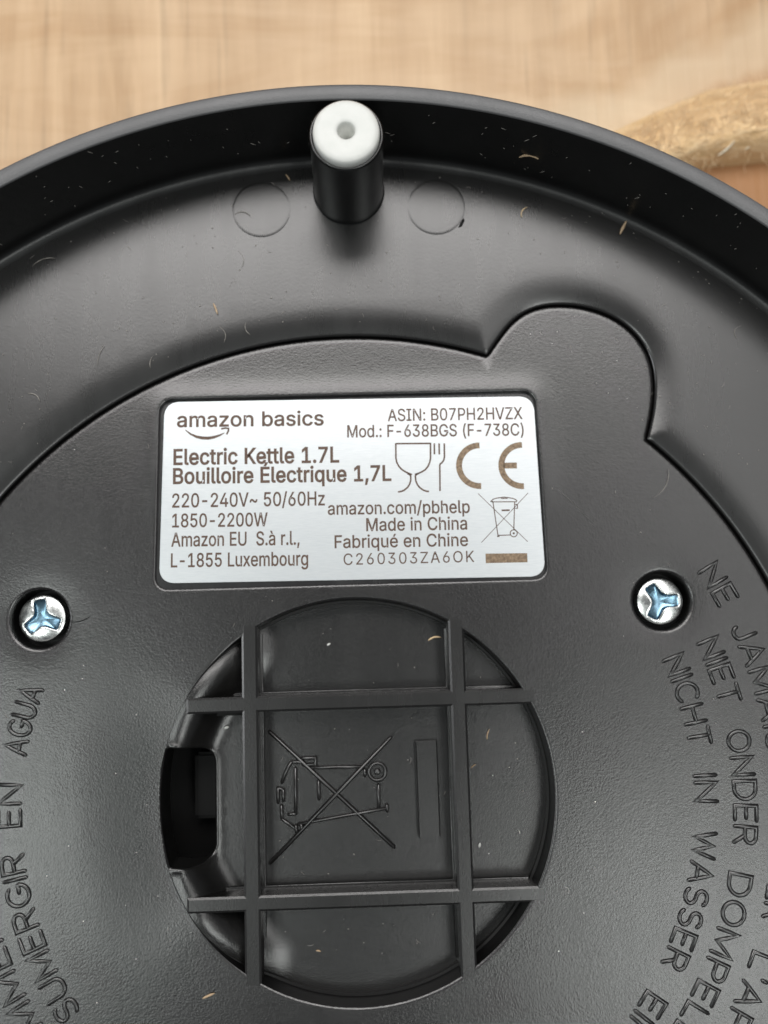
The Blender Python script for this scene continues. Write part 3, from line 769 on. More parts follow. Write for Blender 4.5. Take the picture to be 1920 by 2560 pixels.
# ------------------------------------------------------------------ rating label
Z_REC = -0.70
V = [(p[0], p[1], Z_REC) for p in REC]
part('label_recess', V, [tuple(range(len(V)))], M_RECESS, smooth=False)
LQ = quad_round([(-22.72, 25.25), (23.02, 24.8), (22.62, 46.72), (-22.05, 47.12)], 1.75)
Z_L = -0.60
label = part('rating_label', *slab(LQ, Z_REC-0.02, Z_L, 0.03), M_LABEL, angle=30)
Z_P = Z_L+0.006
GLYPH_DATA = (
    '(\t273\t89,207 90,244 94,283 101,324 109,364 119,403 132,441 145,477 160,510 177,539 236,539 219,503 204,466 191,428 179,390 169,351 161,313 156,276 152,241 151,207 152,176 155,145 160,115 167,83 177,50 188,16 202,-19 218,-57 236,-96 177,-96 150,-46 128,4 111,55 99,106 92,156;)\t273\t37,-96 56,-56 72,-18 86,18 97,52 106,85 113,116 118,147 121,177 122,207 121,241 117,276 112,313 104,351 94,390 82,428 69,466 54,503 37,539 97,539 113,510 128,477 142,441 154,403 164,364 173,323 179,283 183,244 184,207 182,156 174,104 161,53 144,3 123,-47 97,-96;,\t188\t38,-119 68,71 137,71 84,-119;-\t453\t337,244 337,188 114,188 114,244;.\t188\t95,-4 83,-3 73,1 63,9 55,18 51,29 50,41 51,53 55,64 63,73 73,81 83,85 95,87 107,85 118,81 128,73 135,64 140,53 141,41 140,29 135,18 128,9 118,1 107,-3;/\t250\t235,533 71,-76 14,-76 178,533;0\t453\t227,-7 191,-3 158,7 130,24 105,48 85,77 69,113 57,155 50,202 48,254 50,306 57,353 69,395 85,431 106,461 130,484 159,502 191,512 227,516 262,512 295,502 323,484 348,461 368,431 384,395 396,353 403,306 405,254 403,202 396,155 384,113 368,77 348,48 323,24 295,7 263,-3/227,50 250,52 271,60 290,74 306,92 320,116 330,144 338,176 342,213 344,254 342,295 338,332 330,365 320,393 306,416 290,435 271,449 250,457 227,460 203,457 182,449 163,435 147,416 134,393 123,365 115,332 111,295 109,254 111,213 115,176 123,144 134,116 147,92 163,74 182,60 203,52;1\t453\t76,0 76,55 391,55 391,0/276,509 276,0 212,0 210,448 86,358 86,427 198,509;2\t453\t64,0 64,47 234,229 282,282 294,298 303,312 311,327 316,341 319,356 320,371 319,389 315,405 308,419 298,431 287,441 273,449 258,455 241,458 224,460 205,458 188,454 172,447 159,438 148,427 139,413 132,398 128,381 127,362 66,362 68,391 75,418 86,442 102,464 121,482 143,496 168,507 196,513 225,516 254,513 281,507 306,497 328,482 346,465 361,445 372,423 379,398 381,372 380,354 377,336 371,318 363,299 351,280 336,259 317,235 294,209 267,180 153,58 389,57 389,0;3\t453\t218,-7 188,-5 159,1 133,10 108,22 88,38 70,57 57,79 48,104 44,132 109,132 112,115 118,100 126,87 137,76 150,66 165,59 182,54 200,51 219,50 239,51 258,55 275,61 291,69 304,80 315,93 323,108 328,125 329,145 328,163 323,180 316,196 306,211 292,223 275,234 254,241 229,246 201,248 157,248 157,299 288,450 70,452 70,509 372,509 372,461 211,278 211,289 247,290 279,286 308,276 333,262 354,244 371,222 383,198 391,173 393,145 390,116 383,90 370,66 354,45 333,27 309,12 281,2 251,-5;4\t453\t40,105 40,158 247,509 311,509 109,164 413,163 413,105/282,0 282,121 282,146 282,318 343,318 343,0;5\t453\t221,-7 192,-5 165,1 140,11 118,25 99,41 83,60 71,82 63,105 60,130 122,130 125,115 130,102 138,89 148,78 160,68 173,60 188,54 204,51 221,50 241,51 259,56 276,64 291,75 304,89 314,104 322,122 326,141 328,162 326,183 321,203 314,221 303,237 290,251 275,262 257,270 238,275 218,277 201,276 184,273 167,268 152,262 139,255 128,246 67,253 96,509 366,509 366,452 151,452 135,301 148,311 162,318 178,325 194,330 212,333 229,334 252,332 274,328 294,321 313,311 330,299 345,285 358,269 370,251 379,231 386,210 390,187 391,163 388,132 381,102 369,76 352,52 332,32 309,15 282,3 253,-4;6\t453\t226,-7 196,-4 168,3 142,15 119,31 100,51 84,74 73,101 66,130 64,162 65,187 71,212 80,239 93,268 112,302 137,340 252,509 322,509 148,261 151,270 157,279 165,288 174,295 184,302 196,307 208,311 221,313 235,314 265,312 291,305 316,295 337,280 355,262 370,240 380,215 387,187 389,157 387,127 379,98 368,73 352,50 333,30 310,14 284,3 257,-4/226,48 245,50 263,55 279,63 293,73 304,86 314,101 322,119 326,137 327,157 326,178 322,196 314,213 304,228 293,241 279,251 263,259 245,264 226,265 207,264 190,259 174,252 160,241 148,229 138,214 131,197 126,179 125,158 126,138 131,119 138,102 148,86 160,73 174,63 190,55 207,50;7\t453\t97,0 323,450 62,452 62,509 391,509 391,449 165,0;8\t453\t226,-7 193,-5 163,1 136,11 111,25 91,42 74,62 62,84 54,109 52,135 53,156 58,176 65,195 75,212 87,228 101,241 117,252 134,260 153,266 129,276 109,289 93,308 80,330 73,354 70,380 73,405 79,429 90,450 106,469 124,485 146,498 170,508 197,514 226,516 255,5'
    '14 282,508 306,498 328,485 346,469 361,450 373,429 379,405 382,380 379,354 372,330 359,308 343,289 323,276 300,266 319,260 335,252 351,241 365,228 377,212 387,195 395,176 399,156 401,135 398,109 391,84 378,62 362,42 341,25 317,11 289,1 259,-5/226,49 248,50 267,54 285,60 300,69 313,79 323,91 331,106 335,121 337,139 335,157 330,173 322,189 312,202 298,213 283,223 265,230 247,234 226,235 206,234 187,230 169,223 154,213 140,202 130,189 122,173 117,157 115,139 117,121 121,106 129,91 139,79 152,69 167,60 185,54 205,50/226,290 244,291 260,294 274,300 287,308 298,318 307,330 314,344 318,359 319,376 318,392 314,407 308,420 299,432 288,442 275,449 260,455 244,459 226,460 208,459 192,455 177,449 164,442 153,432 145,420 138,407 134,392 133,376 134,359 138,344 145,330 154,318 165,308 178,300 193,294 209,291;:\t188\t95,-4 83,-3 73,1 63,9 55,18 51,29 50,41 51,53 55,64 63,73 73,81 83,85 95,87 107,85 118,81 128,73 135,64 140,53 141,41 140,29 135,18 128,9 118,1 107,-3/95,271 83,272 73,277 63,284 55,294 51,304 50,316 51,328 55,339 63,349 73,356 83,360 95,362 107,360 118,356 128,349 135,339 140,328 141,316 140,304 135,294 128,284 118,277 107,272;A\t480\t16,0 201,509 276,509 463,0 395,0 287,302 264,372 232,478 245,478 213,371 191,302 85,0/110,142 110,199 370,199 370,142;B\t456\t60,0 60,509 241,509 274,507 304,501 329,491 350,477 367,461 381,442 390,421 396,398 398,374 397,353 393,336 387,320 378,307 368,295 356,286 343,278 329,272 315,264 331,260 347,254 363,245 378,234 391,220 402,203 411,184 416,161 418,136 416,111 410,88 400,67 386,48 368,31 344,18 317,8 284,2 247,0/125,57 245,57 281,60 309,67 330,80 344,96 353,115 355,137 354,153 350,169 342,184 333,197 320,209 306,218 289,225 269,229 248,231 125,231/125,285 238,285 256,287 273,290 288,296 302,304 314,314 323,326 330,340 335,355 336,372 333,393 326,412 313,429 294,442 270,449 240,452 125,452;C\t510\t267,-7 225,-3 186,7 150,25 119,49 92,79 70,115 53,157 44,203 40,254 44,305 53,352 70,393 92,429 119,459 150,484 186,501 225,512 267,516 293,514 317,511 340,504 362,496 383,485 402,471 419,456 435,438 448,418 459,397 467,373 473,348 408,348 404,365 397,380 389,395 380,407 369,418 357,428 344,437 330,444 315,449 300,453 284,455 267,456 237,453 209,445 184,432 161,414 141,391 125,364 113,332 106,295 103,254 106,213 113,177 125,145 141,117 161,94 184,76 210,63 237,56 267,53 284,54 300,56 315,60 330,65 344,72 357,81 369,90 380,102 389,114 397,128 404,144 408,160 473,160 467,135 459,112 448,91 435,71 420,53 402,38 383,24 363,13 341,5 317,-2 293,-6;E\t419\t60,0 60,509 372,509 372,452 125,452 125,286 355,286 355,229 125,229 125,57 375,57 375,0;F\t410\t60,0 60,509 369,509 369,452 125,452 125,278 346,278 346,221 125,221 125,0;G\t521\t269,-7 225,-3 185,7 149,25 118,49 91,79 69,116 53,157 43,203 40,254 43,305 53,352 69,393 91,429 117,459 149,484 184,501 223,512 265,516 291,514 316,510 340,504 363,494 384,483 403,469 421,453 436,436 449,416 460,395 468,373 474,349 408,349 402,365 395,379 387,393 378,406 368,417 356,427 344,436 330,443 315,448 300,453 283,455 265,456 236,453 209,445 183,432 160,414 141,392 125,364 113,332 106,295 103,254 106,213 113,177 125,145 141,117 161,95 184,76 210,63 238,56 269,53 296,55 322,61 345,71 365,85 382,102 396,123 407,147 413,173 415,202 434,199 283,199 283,256 478,256 478,200 475,160 466,124 451,91 431,62 406,38 377,19 344,5 308,-4;H\t517\t60,0 60,509 125,509 125,289 392,289 392,509 457,509 457,0 392,0 392,232 125,232 125,0;I\t301\t31,0 31,57 118,57 118,452 31,452 31,509 269,509 269,452 183,452 183,57 269,57 269,0;K\t467\t104,145 104,216 139,261 174,303 212,344 364,509 448,509 230,276/60,0 60,509 125,509 125,334 124,225 125,193 125,0/372,0 188,259 228,309 449,0;L\t393\t60,0 60,509 125,509 125,57 361,57 361,0;M\t629\t60,0 60,509 152,509 277,187 287,159 299,123 311,84 322,49 307,49 318,83 330,121 342,158 352,187 476,509 568,509 568,0 504,0 504,291 504,327 505,369 506,413 510,457 498,409 482,363 467,322 456,291 342,0 286,0 170,291 159,321 145,361 129,408 116,457 120,416 121,372 122,328 122,291 122,0;N\t524'
    '\t60,0 60,509 136,509 343,183 363,151 388,107 414,55 405,54 401,108 399,157 399,195 399,509 463,509 463,0 387,0 202,290 177,331 148,381 108,452 119,454 122,384 124,328 125,291 125,0;O\t534\t267,-7 225,-3 186,7 150,25 119,49 92,79 70,115 53,157 44,203 40,254 44,305 53,352 70,393 92,429 119,459 150,484 186,501 225,512 267,516 309,512 348,501 384,484 415,459 442,429 464,393 480,352 490,305 493,254 490,203 480,157 464,115 442,79 415,49 384,25 348,7 309,-3/267,53 296,55 324,63 349,76 372,94 392,116 408,144 420,176 428,213 430,254 428,295 420,332 408,365 392,392 372,415 349,433 324,446 296,453 267,456 237,453 210,445 184,433 161,415 142,392 125,364 113,332 106,295 103,254 106,213 113,176 125,144 142,117 161,94 184,76 210,63 237,55;P\t445\t60,0 60,509 235,509 272,506 305,499 332,487 356,471 375,452 390,430 400,404 407,377 409,348 407,318 400,291 390,265 375,243 356,223 332,207 305,195 272,188 235,186 125,186 125,0/125,242 233,242 257,244 279,248 297,256 312,266 324,279 333,294 339,310 343,328 344,348 343,367 339,385 333,402 324,416 312,428 297,439 279,446 257,451 232,452 125,452;S\t447\t224,-9 188,-7 156,-1 128,9 102,23 81,40 64,60 51,83 42,109 38,137 104,137 108,118 114,102 123,88 136,76 150,66 166,59 185,53 204,50 224,49 246,50 267,54 286,60 303,69 317,79 329,92 338,106 344,122 346,139 344,154 340,168 332,179 322,189 310,197 296,205 280,211 263,217 245,222 184,239 145,253 112,269 86,289 67,313 56,341 52,372 54,400 62,425 75,448 92,468 113,484 138,498 165,508 195,514 227,516 259,514 289,508 316,498 340,484 360,468 377,449 390,427 398,403 401,378 337,378 332,402 320,421 302,437 280,449 254,456 225,459 204,457 185,454 167,448 152,440 139,430 129,418 121,405 117,391 115,376 117,359 122,345 131,334 142,324 155,315 169,308 184,302 198,297 212,293 264,279 312,264 328,256 344,248 359,238 372,226 384,213 395,198 402,180 407,161 408,139 406,112 399,87 386,64 370,43 349,25 323,11 294,0 261,-7;U\t518\t259,-8 220,-6 186,2 154,15 126,33 103,55 85,80 71,108 63,140 60,173 60,509 124,509 124,178 126,155 132,133 141,113 153,95 169,80 187,68 208,59 232,53 259,52 285,53 309,59 331,68 349,80 364,95 377,113 385,133 391,155 393,178 393,509 457,509 457,173 454,140 446,108 433,80 414,55 391,33 363,15 332,2 297,-6;V\t480\t204,0 16,509 84,509 192,206 215,137 248,31 235,31 267,138 290,206 395,509 463,509 278,0;W\t687\t155,0 16,509 82,509 163,196 175,145 187,94 193,40 200,94 211,145 224,196 306,509 380,509 462,196 474,145 486,94 497,40 488,40 499,94 510,145 523,196 603,509 670,509 530,0 455,0 368,323 351,391 336,475 350,475 335,395 318,323 230,0;X\t475\t18,0 199,258 32,509 108,509 237,312 366,509 442,509 275,258 456,0 378,0 237,200 96,0;Z\t439\t42,0 42,46 273,385 306,431 341,476 348,454 285,452 223,452 40,452 40,509 397,509 397,462 169,129 134,81 97,33 90,54 152,57 214,57 399,57 399,0;a\t390\t160,-9 137,-7 115,-3 94,5 76,15 60,29 48,45 38,63 32,84 30,108 32,128 36,146 43,161 53,174 64,184 78,193 92,200 108,206 125,211 178,220 234,227 247,229 257,231 268,238 274,246 276,256 275,272 272,285 267,297 260,307 251,315 240,322 227,327 212,330 196,331 178,330 163,327 149,322 137,316 127,309 118,301 110,292 104,283 100,274 41,291 51,313 64,331 79,346 95,358 114,368 133,375 153,380 173,383 194,384 208,384 223,382 239,379 255,375 271,369 286,360 300,350 312,336 322,320 330,301 335,278 337,251 337,0 277,0 274,52 267,43 260,34 252,25 242,16 229,8 215,1 199,-4 181,-7/170,45 192,47 211,51 228,59 242,68 254,80 263,93 270,108 274,122 276,138 270,186 259,182 231,176 200,171 175,168 161,166 147,163 134,159 122,153 112,147 103,139 97,130 93,118 92,105 93,93 96,82 102,72 109,64 119,57 130,52 142,48 156,46;b\t425\t229,-8 208,-7 189,-3 172,4 159,12 147,21 138,31 115,59 112,0 53,0 53,509 114,509 116,319 137,346 147,355 158,364 171,373 188,379 207,383 229,384 259,382 287,374 313,361 335,342 354,320 370,293 381,261 388,227 390,189 388,151 381,116 370,84 355,57 336,34 313,16 288,3 260,-6/220,47 242,49 262,55 279,66 294,80 306,97 316,117 323,139 327,163 328,189 327,215 323,239 316,261 307,281 295,298 280,311'
    ' 262,322 243,328 220,330 198,328 178,322 161,312 147,299 134,282 125,263 118,241 114,216 113,189 114,162 118,138 125,115 135,95 147,78 162,65 179,55 198,49;c\t396\t207,-8 174,-5 144,3 117,16 93,35 72,58 56,85 44,116 37,150 34,187 37,225 44,260 56,291 72,318 93,341 117,360 144,374 174,382 207,384 226,384 243,381 260,377 276,371 291,364 305,356 318,346 330,335 340,322 349,308 356,293 362,277 303,262 300,272 295,281 290,289 284,297 278,304 270,311 261,316 252,321 242,325 231,328 220,329 207,330 184,328 163,321 145,310 130,296 118,278 108,258 102,236 98,212 96,187 98,163 102,139 108,117 118,97 130,80 145,66 163,55 184,49 207,46 220,47 232,49 243,52 253,55 262,60 271,66 279,73 285,80 292,89 297,98 301,107 304,117 363,102 357,86 350,70 341,56 331,43 319,32 306,21 292,12 277,5 261,-1 244,-5 226,-7;d\t425\t195,-8 165,-6 137,3 111,16 89,34 70,57 55,84 43,116 36,151 34,189 36,227 43,261 55,293 70,320 89,342 112,361 137,374 165,382 196,384 218,383 237,379 253,373 267,364 278,355 287,346 308,319 311,509 372,509 372,0 313,0 310,59 287,31 277,21 266,12 252,4 236,-3 217,-7/205,47 226,49 246,55 263,65 278,78 290,95 299,115 306,138 310,162 312,189 310,216 306,241 300,263 290,282 278,299 263,312 246,322 227,328 205,330 182,328 162,322 145,311 130,298 118,281 108,261 102,239 98,215 96,189 98,163 102,139 109,117 118,97 130,80 145,66 162,55 182,49;e\t404\t212,-8 177,-5 145,3 117,16 92,35 72,58 56,85 44,116 37,150 34,187 36,224 44,258 55,290 71,317 91,340 115,359 142,373 172,382 205,384 226,383 246,380 266,374 285,366 303,355 319,341 334,324 347,305 357,282 365,256 370,227 371,194 371,169 97,169 98,151 102,127 110,106 121,88 135,73 151,61 169,53 190,48 212,46 227,47 241,49 254,53 265,58 276,65 285,73 294,82 300,93 306,105 365,91 358,72 348,55 335,39 320,26 302,14 283,4 261,-3 237,-7/308,224 304,248 298,269 288,286 277,301 263,314 246,323 227,328 205,330 183,328 164,323 146,313 131,301 119,286 109,270 102,251 97,231 97,221;g\t425\t207,-151 180,-149 156,-146 134,-140 114,-132 97,-122 82,-110 70,-97 59,-84 51,-69 101,-41 122,-66 131,-74 142,-82 154,-88 169,-93 187,-96 207,-97 236,-95 261,-87 282,-75 298,-58 308,-34 311,-6 308,68 287,41 277,32 266,23 252,16 236,10 217,6 195,5 165,7 138,14 113,27 90,43 71,65 55,90 43,120 36,154 34,191 36,229 43,263 55,293 71,320 90,342 112,361 138,374 166,382 196,384 218,383 237,379 253,373 267,365 279,356 288,346 310,319 313,379 372,379 372,-9 370,-40 363,-67 350,-90 334,-109 314,-124 291,-136 265,-144 237,-149/205,59 227,61 246,66 264,75 278,87 290,103 300,121 307,142 311,166 312,193 311,219 307,242 300,264 291,283 279,299 264,312 247,322 227,328 205,330 182,328 163,322 145,312 130,298 118,282 109,262 102,241 98,218 96,193 98,167 102,144 109,123 118,104 131,88 145,76 163,66 183,61;h\t410\t114,227 114,0 53,0 53,509 114,509 114,287 102,287 116,319 132,344 152,362 175,374 200,382 227,384 252,383 275,377 295,369 313,356 328,340 341,321 350,298 355,271 357,240 357,0 296,0 296,235 293,263 286,286 273,304 256,318 235,326 210,329 192,328 176,324 161,317 147,308 136,297 126,283 119,266 115,248;i\t167\t53,0 53,379 114,379 114,0/84,443 73,444 63,448 54,455 47,463 43,472 41,483 43,494 47,504 54,512 63,518 73,522 84,524 95,522 105,518 114,512 121,504 125,494 126,483 125,472 121,463 114,455 105,448 95,444;l\t189\t139,-2 112,0 91,8 74,20 62,37 55,59 53,84 53,509 114,509 114,99 114,83 117,71 123,60 135,53 146,52 160,53 170,54 181,3 162,-1;m\t610\t53,0 53,379 112,379 110,295 114,314 122,331 132,346 144,358 158,368 172,376 187,382 203,385 219,386 245,383 268,375 287,361 303,342 314,320 321,295 312,295 318,312 326,329 337,343 350,356 364,366 381,375 398,381 417,385 437,386 458,385 478,380 497,372 514,361 529,346 541,328 550,307 555,283 557,255 557,0 496,0 496,254 493,279 485,298 473,313 456,323 438,329 419,330 402,329 387,326 374,320 363,312 353,302 345,290 340,277 336,263 335,247 335,0 274,0 274,260 272,280 265,297 253,311 238,322 220,328 199,330 185,329 171,326 158,320 145,312 135,302 126,289 119,274 115,257 114,238 114,0;n\t410\t114,227 114,0 53,0 53,'
    '379 112,379 112,287 102,287 116,319 132,344 152,362 175,374 200,382 227,384 252,383 275,377 295,369 313,356 328,340 341,321 350,298 355,271 357,240 357,0 296,0 296,235 293,263 286,286 273,304 256,318 235,326 210,329 192,328 176,324 161,317 147,308 136,297 126,283 119,266 115,248;o\t416\t207,-8 174,-5 144,3 117,16 93,35 72,58 56,85 44,116 37,150 34,187 37,225 44,260 56,291 72,318 93,341 117,360 144,374 174,382 207,384 241,382 271,374 299,360 323,341 343,318 359,291 371,260 379,225 381,187 379,150 371,116 359,85 343,58 323,35 299,16 271,3 241,-5/207,46 231,49 252,55 270,66 285,80 298,97 307,117 314,139 318,163 319,187 318,212 314,236 307,258 298,278 285,296 270,310 252,321 231,328 207,330 184,328 163,321 145,310 130,296 118,278 108,258 102,236 98,212 96,187 98,163 102,139 108,117 118,97 130,80 145,66 163,55 184,49;p\t425\t53,-143 53,379 112,379 115,319 137,346 147,355 158,364 171,373 188,379 207,383 229,384 259,382 287,374 313,361 335,342 354,320 370,293 381,261 388,227 390,189 388,151 381,116 370,84 355,57 336,34 313,16 288,3 260,-6 229,-8 208,-7 189,-3 173,4 159,12 147,21 138,31 116,59 114,-143/220,47 242,49 262,55 279,66 294,80 306,97 316,117 323,139 327,163 328,189 327,215 323,239 316,261 307,281 295,298 280,311 262,322 243,328 220,330 198,328 178,322 161,312 147,299 134,282 125,263 118,241 114,216 113,189 114,162 118,138 125,115 135,95 147,78 162,65 179,55 198,49;q\t425\t372,-143 311,-143 308,59 287,31 277,21 266,12 252,4 236,-3 217,-7 195,-8 165,-6 137,3 111,16 89,34 70,57 55,84 43,116 36,151 34,189 36,227 43,261 55,293 70,320 89,342 112,361 137,374 165,382 196,384 218,383 237,379 253,373 267,364 278,355 287,346 310,319 313,379 372,379/205,47 226,49 246,55 263,65 278,78 290,95 299,115 306,138 310,162 312,189 310,216 306,241 300,263 290,282 278,299 263,312 246,322 227,328 205,330 182,328 162,322 145,311 130,298 118,281 108,261 102,239 98,215 96,189 98,163 102,139 109,117 118,97 130,80 145,66 162,55 182,49;r\t259\t53,0 53,379 112,379 114,321 124,339 137,354 152,367 171,377 191,383 213,385 229,384 243,384 243,322 230,324 207,326 190,324 174,321 159,315 146,306 135,296 126,284 119,269 115,254 114,237 114,0;s\t365\t182,-8 157,-7 133,-3 112,3 93,12 76,24 62,38 50,54 41,73 36,94 94,107 101,87 111,72 124,60 141,52 160,47 181,45 206,47 227,53 244,62 258,74 265,88 268,103 266,115 262,126 254,136 243,144 229,150 212,155 149,170 118,180 92,192 72,208 58,227 50,249 47,274 49,295 55,314 65,332 79,347 95,360 115,370 137,378 161,383 187,384 212,383 234,379 254,372 271,363 286,352 299,339 309,324 318,308 324,290 268,277 262,291 254,304 243,316 228,325 210,331 187,333 166,331 147,326 131,317 119,305 111,292 109,277 110,264 115,253 124,243 136,235 152,229 172,223 229,209 261,200 287,187 306,171 320,153 328,131 331,107 329,85 323,65 312,47 298,31 281,18 260,6 236,-2 210,-7;t\t228\t204,379 204,327 6,327 6,379/65,471 126,471 126,98 127,83 130,70 136,61 144,55 156,51 170,50 185,51 202,54 213,2 192,-3 168,-4 138,-1 113,7 92,21 77,41 68,64 65,93;u\t410\t182,-5 158,-3 135,2 115,11 97,23 82,39 69,59 60,82 54,109 53,139 53,379 114,379 114,144 116,117 124,94 137,75 154,61 175,53 200,50 218,51 234,55 249,62 263,71 274,83 283,97 290,113 295,132 296,153 296,379 357,379 357,0 298,0 298,92 307,92 294,60 277,35 257,17 234,5 209,-3;x\t379\t21,0 155,195 29,379 101,379 190,242 280,379 352,379 226,195 358,0 287,0 190,147 91,0;z\t381\t42,0 42,46 254,322 48,323 48,379 333,379 333,331 126,58 339,56 339,0;~\t453\t52,150 53,176 58,199 66,218 76,233 89,246 103,255 119,261 135,265 151,266 168,265 183,262 197,256 212,247 228,235 246,221 278,196 290,193 299,192 312,194 323,199 332,207 339,219 343,234 344,253 400,253 399,226 394,204 386,185 376,170 364,157 349,148 334,142 318,138 301,137 284,138 269,141 254,148 239,156 224,168 207,182 195,191 185,199 174,206 158,210 141,209 130,204 121,196 114,185 109,169 108,150;É\t419\t60,0 60,509 372,509 372,452 125,452 125,286 355,286 355,229 125,229 125,57 375,57 375,0/191,558 239,659 307,659 241,558;à\t390\t160,-9 137,-7 115,-3 94,5 76,15 60,29 48,45 38,6'
    '3 32,84 30,108 32,128 36,146 43,161 53,174 64,184 78,193 92,200 108,206 125,211 178,220 234,227 247,229 257,231 268,238 274,246 276,256 275,272 272,285 267,297 260,307 251,315 240,322 227,327 212,330 196,331 178,330 163,327 149,322 137,316 127,309 118,301 110,292 104,283 100,274 41,291 51,313 64,331 79,346 95,358 114,368 133,375 153,380 173,383 194,384 208,384 223,382 239,379 255,375 271,369 286,360 300,350 312,336 322,320 330,301 335,278 337,251 337,0 277,0 274,52 267,43 260,34 252,25 242,16 229,8 215,1 199,-4 181,-7/170,45 192,47 211,51 228,59 242,68 254,80 263,93 270,108 274,122 276,138 270,186 259,182 231,176 200,171 175,168 161,166 147,163 134,159 122,153 112,147 103,139 97,130 93,118 92,105 93,93 96,82 102,72 109,64 119,57 130,52 142,48 156,46/165,429 99,529 168,529 215,429;é\t404\t212,-8 177,-5 145,3 117,16 92,35 72,58 56,85 44,116 37,150 34,187 36,224 44,258 55,290 71,317 91,340 115,359 142,373 172,382 205,384 226,383 246,380 266,374 285,366 303,355 319,341 334,324 347,305 357,282 365,256 370,227 371,194 371,169 97,169 98,151 102,127 110,106 121,88 135,73 151,61 169,53 190,48 212,46 227,47 241,49 254,53 265,58 276,65 285,73 294,82 300,93 306,105 365,91 358,72 348,55 335,39 320,26 302,14 283,4 261,-3 237,-7/308,224 304,248 298,269 288,286 277,301 263,314 246,323 227,328 205,330 183,328 164,323 146,313 131,301 119,286 109,270 102,251 97,231 97,221/177,429 225,529 293,529 227,429')
GL = {}
for ent in GLYPH_DATA.split(';'):
    c, a, s = ent.split('\t')
    GL[c] = (int(a), [[tuple(map(int, q.split(','))) for q in l.split(' ')] for l in s.split('/')])
def label_part(name, V, F, mat, text=None):
    o = obj(name, V, F, mat, None, False); o.parent = label
    if text: o['label'] = text
    return o
CAP = 509.0
def printed(txt, p0, p1, cap, weight=0.0, track=0, mat=None):
    x = 0; S = []
    for ch in txt:
        if ch == ' ': x += 205; continue
        a, sp = GL[ch]
        for q in sp: S.append([(u+x, v) for u, v in q])
        x += a+track
    lo = min(u for q in S for u, v in q); hi = max(u for q in S for u, v in q)
    L = hypot(p1[0]-p0[0], p1[1]-p0[1]); sx = L/(hi-lo); sy = cap/CAP
    a = atan2(p1[1]-p0[1], p1[0]-p0[0]); ca, sa = cos(a), sin(a)
    area = lambda q: sum(q[i-1][0]*q[i][1]-q[i][0]*q[i-1][1] for i in range(len(q)))/2
    solids = [[q] for q in S if area(q) < 0]
    for q in S:
        if area(q) > 0:                       # a counter belongs to the outline round it
            u, v = q[0]
            for s in solids:
                xs = [p[0] for p in s[0]]; ys = [p[1] for p in s[0]]
                if min(xs) < u < max(xs) and min(ys) < v < max(ys): s.append(q); break
    V, F = [], []
    for k, s in enumerate(solids):
        cu = bpy.data.curves.new('t', 'CURVE'); cu.dimensions = '2D'; cu.fill_mode = 'FRONT'; cu.offset = weight
        for q in s:
            sp = cu.splines.new('POLY'); sp.points.add(len(q)-1); sp.use_cyclic_u = True
            for pt, (u, v) in zip(sp.points, q): pt.co = ((u-lo)*sx, v*sy, 0, 1)
        ob = bpy.data.objects.new('t', cu); me = ob.to_mesh(); o = len(V)
        zz = Z_P+0.003*(k % 2)                # strokes of one letter that cross lie 3 microns apart
        V += [(p0[0]+v.co.x*ca-v.co.y*sa, p0[1]+v.co.x*sa+v.co.y*ca, zz) for v in me.vertices]
        F += [tuple(i+o for i in f.vertices) for f in me.polygons]
        ob.to_mesh_clear(); bpy.data.objects.remove(ob); bpy.data.curves.remove(cu)
    label_part('printed_line', V, F, mat or M_PRINT)
printed('amazon basics', (-20.5, 44.0), (-2.95, 43.78), 1.74, 0.055, 3)
printed('Electric Kettle 1.7L', (-20.92, 39.4), (-1.2, 39.2), 1.86, 0.066, 6)
printed('Bouilloire Électrique 1,7L', (-20.98, 37.1), (5.0, 36.8), 1.84, 0.066, 6)
printed('220-240V~ 50/60Hz', (-21.12, 34.24), (-3.0, 34.03), 1.66, 0.030)
printed('1850-2200W', (-21.12, 31.87), (-9.86, 31.72), 1.60, 0.030)
printed('Amazon EU  S.à r.l.,', (-21.23, 29.58), (-6.1, 29.4), 1.62, 0.030)
printed('L-1855 Luxembourg', (-21.28, 27.13), (-5.13, 26.92), 1.62, 0.030)
printed('ASIN: B07PH2HVZX', (4.86, 44.07), (21.16, 43.92), 1.48, 0.026)
printed('Mod.: F-638BGS (F-738C)', (-0.08, 42.2), (21.2, 41.9), 1.48, 0.026)
printed('amazon.com/pbhelp', (-2.62, 32.88), (14.3, 32.66), 1.50, 0.030)
printed('Made in China', (1.91, 30.8), (13.9, 30.67), 1.52, 0.030)
printed('Fabriqué en Chine', (-1.9, 28.87), (13.93, 28.7), 1.50, 0.030)
printed('C260303ZA6OK', (-0.9, 26.83), (14.62, 26.76), 1.34, 0.006, 70)
def stroke2d(lines, w):
    V, F = [], []
    for L in lines:
        L = [np.array(p, float) for p in L]; n = len(L); b = len(V)
        for i, p in enumerate(L):
            d1 = p-L[i-1] if i else L[1]-p; d2 = L[i+1]-p if i < n-1 else d1
            d1 = d1/np.hypot(*d1); d2 = d2/np.hypot(*d2); t = d1+d2; t /= np.hypot(*t)+1e-9
            nn = np.array((-t[1], t[0])); m = min(1.5, 1/max(0.4, nn@np.array((-d1[1], d1[0]))))
            for s in (1, -1): q = p+nn*m*s*w/2; V.append((q[0], q[1], Z_P))
        F += [(b+2*i, b+2*i+1, b+2*i+3, b+2*i+2) for i in range(n-1)]
    return V, F
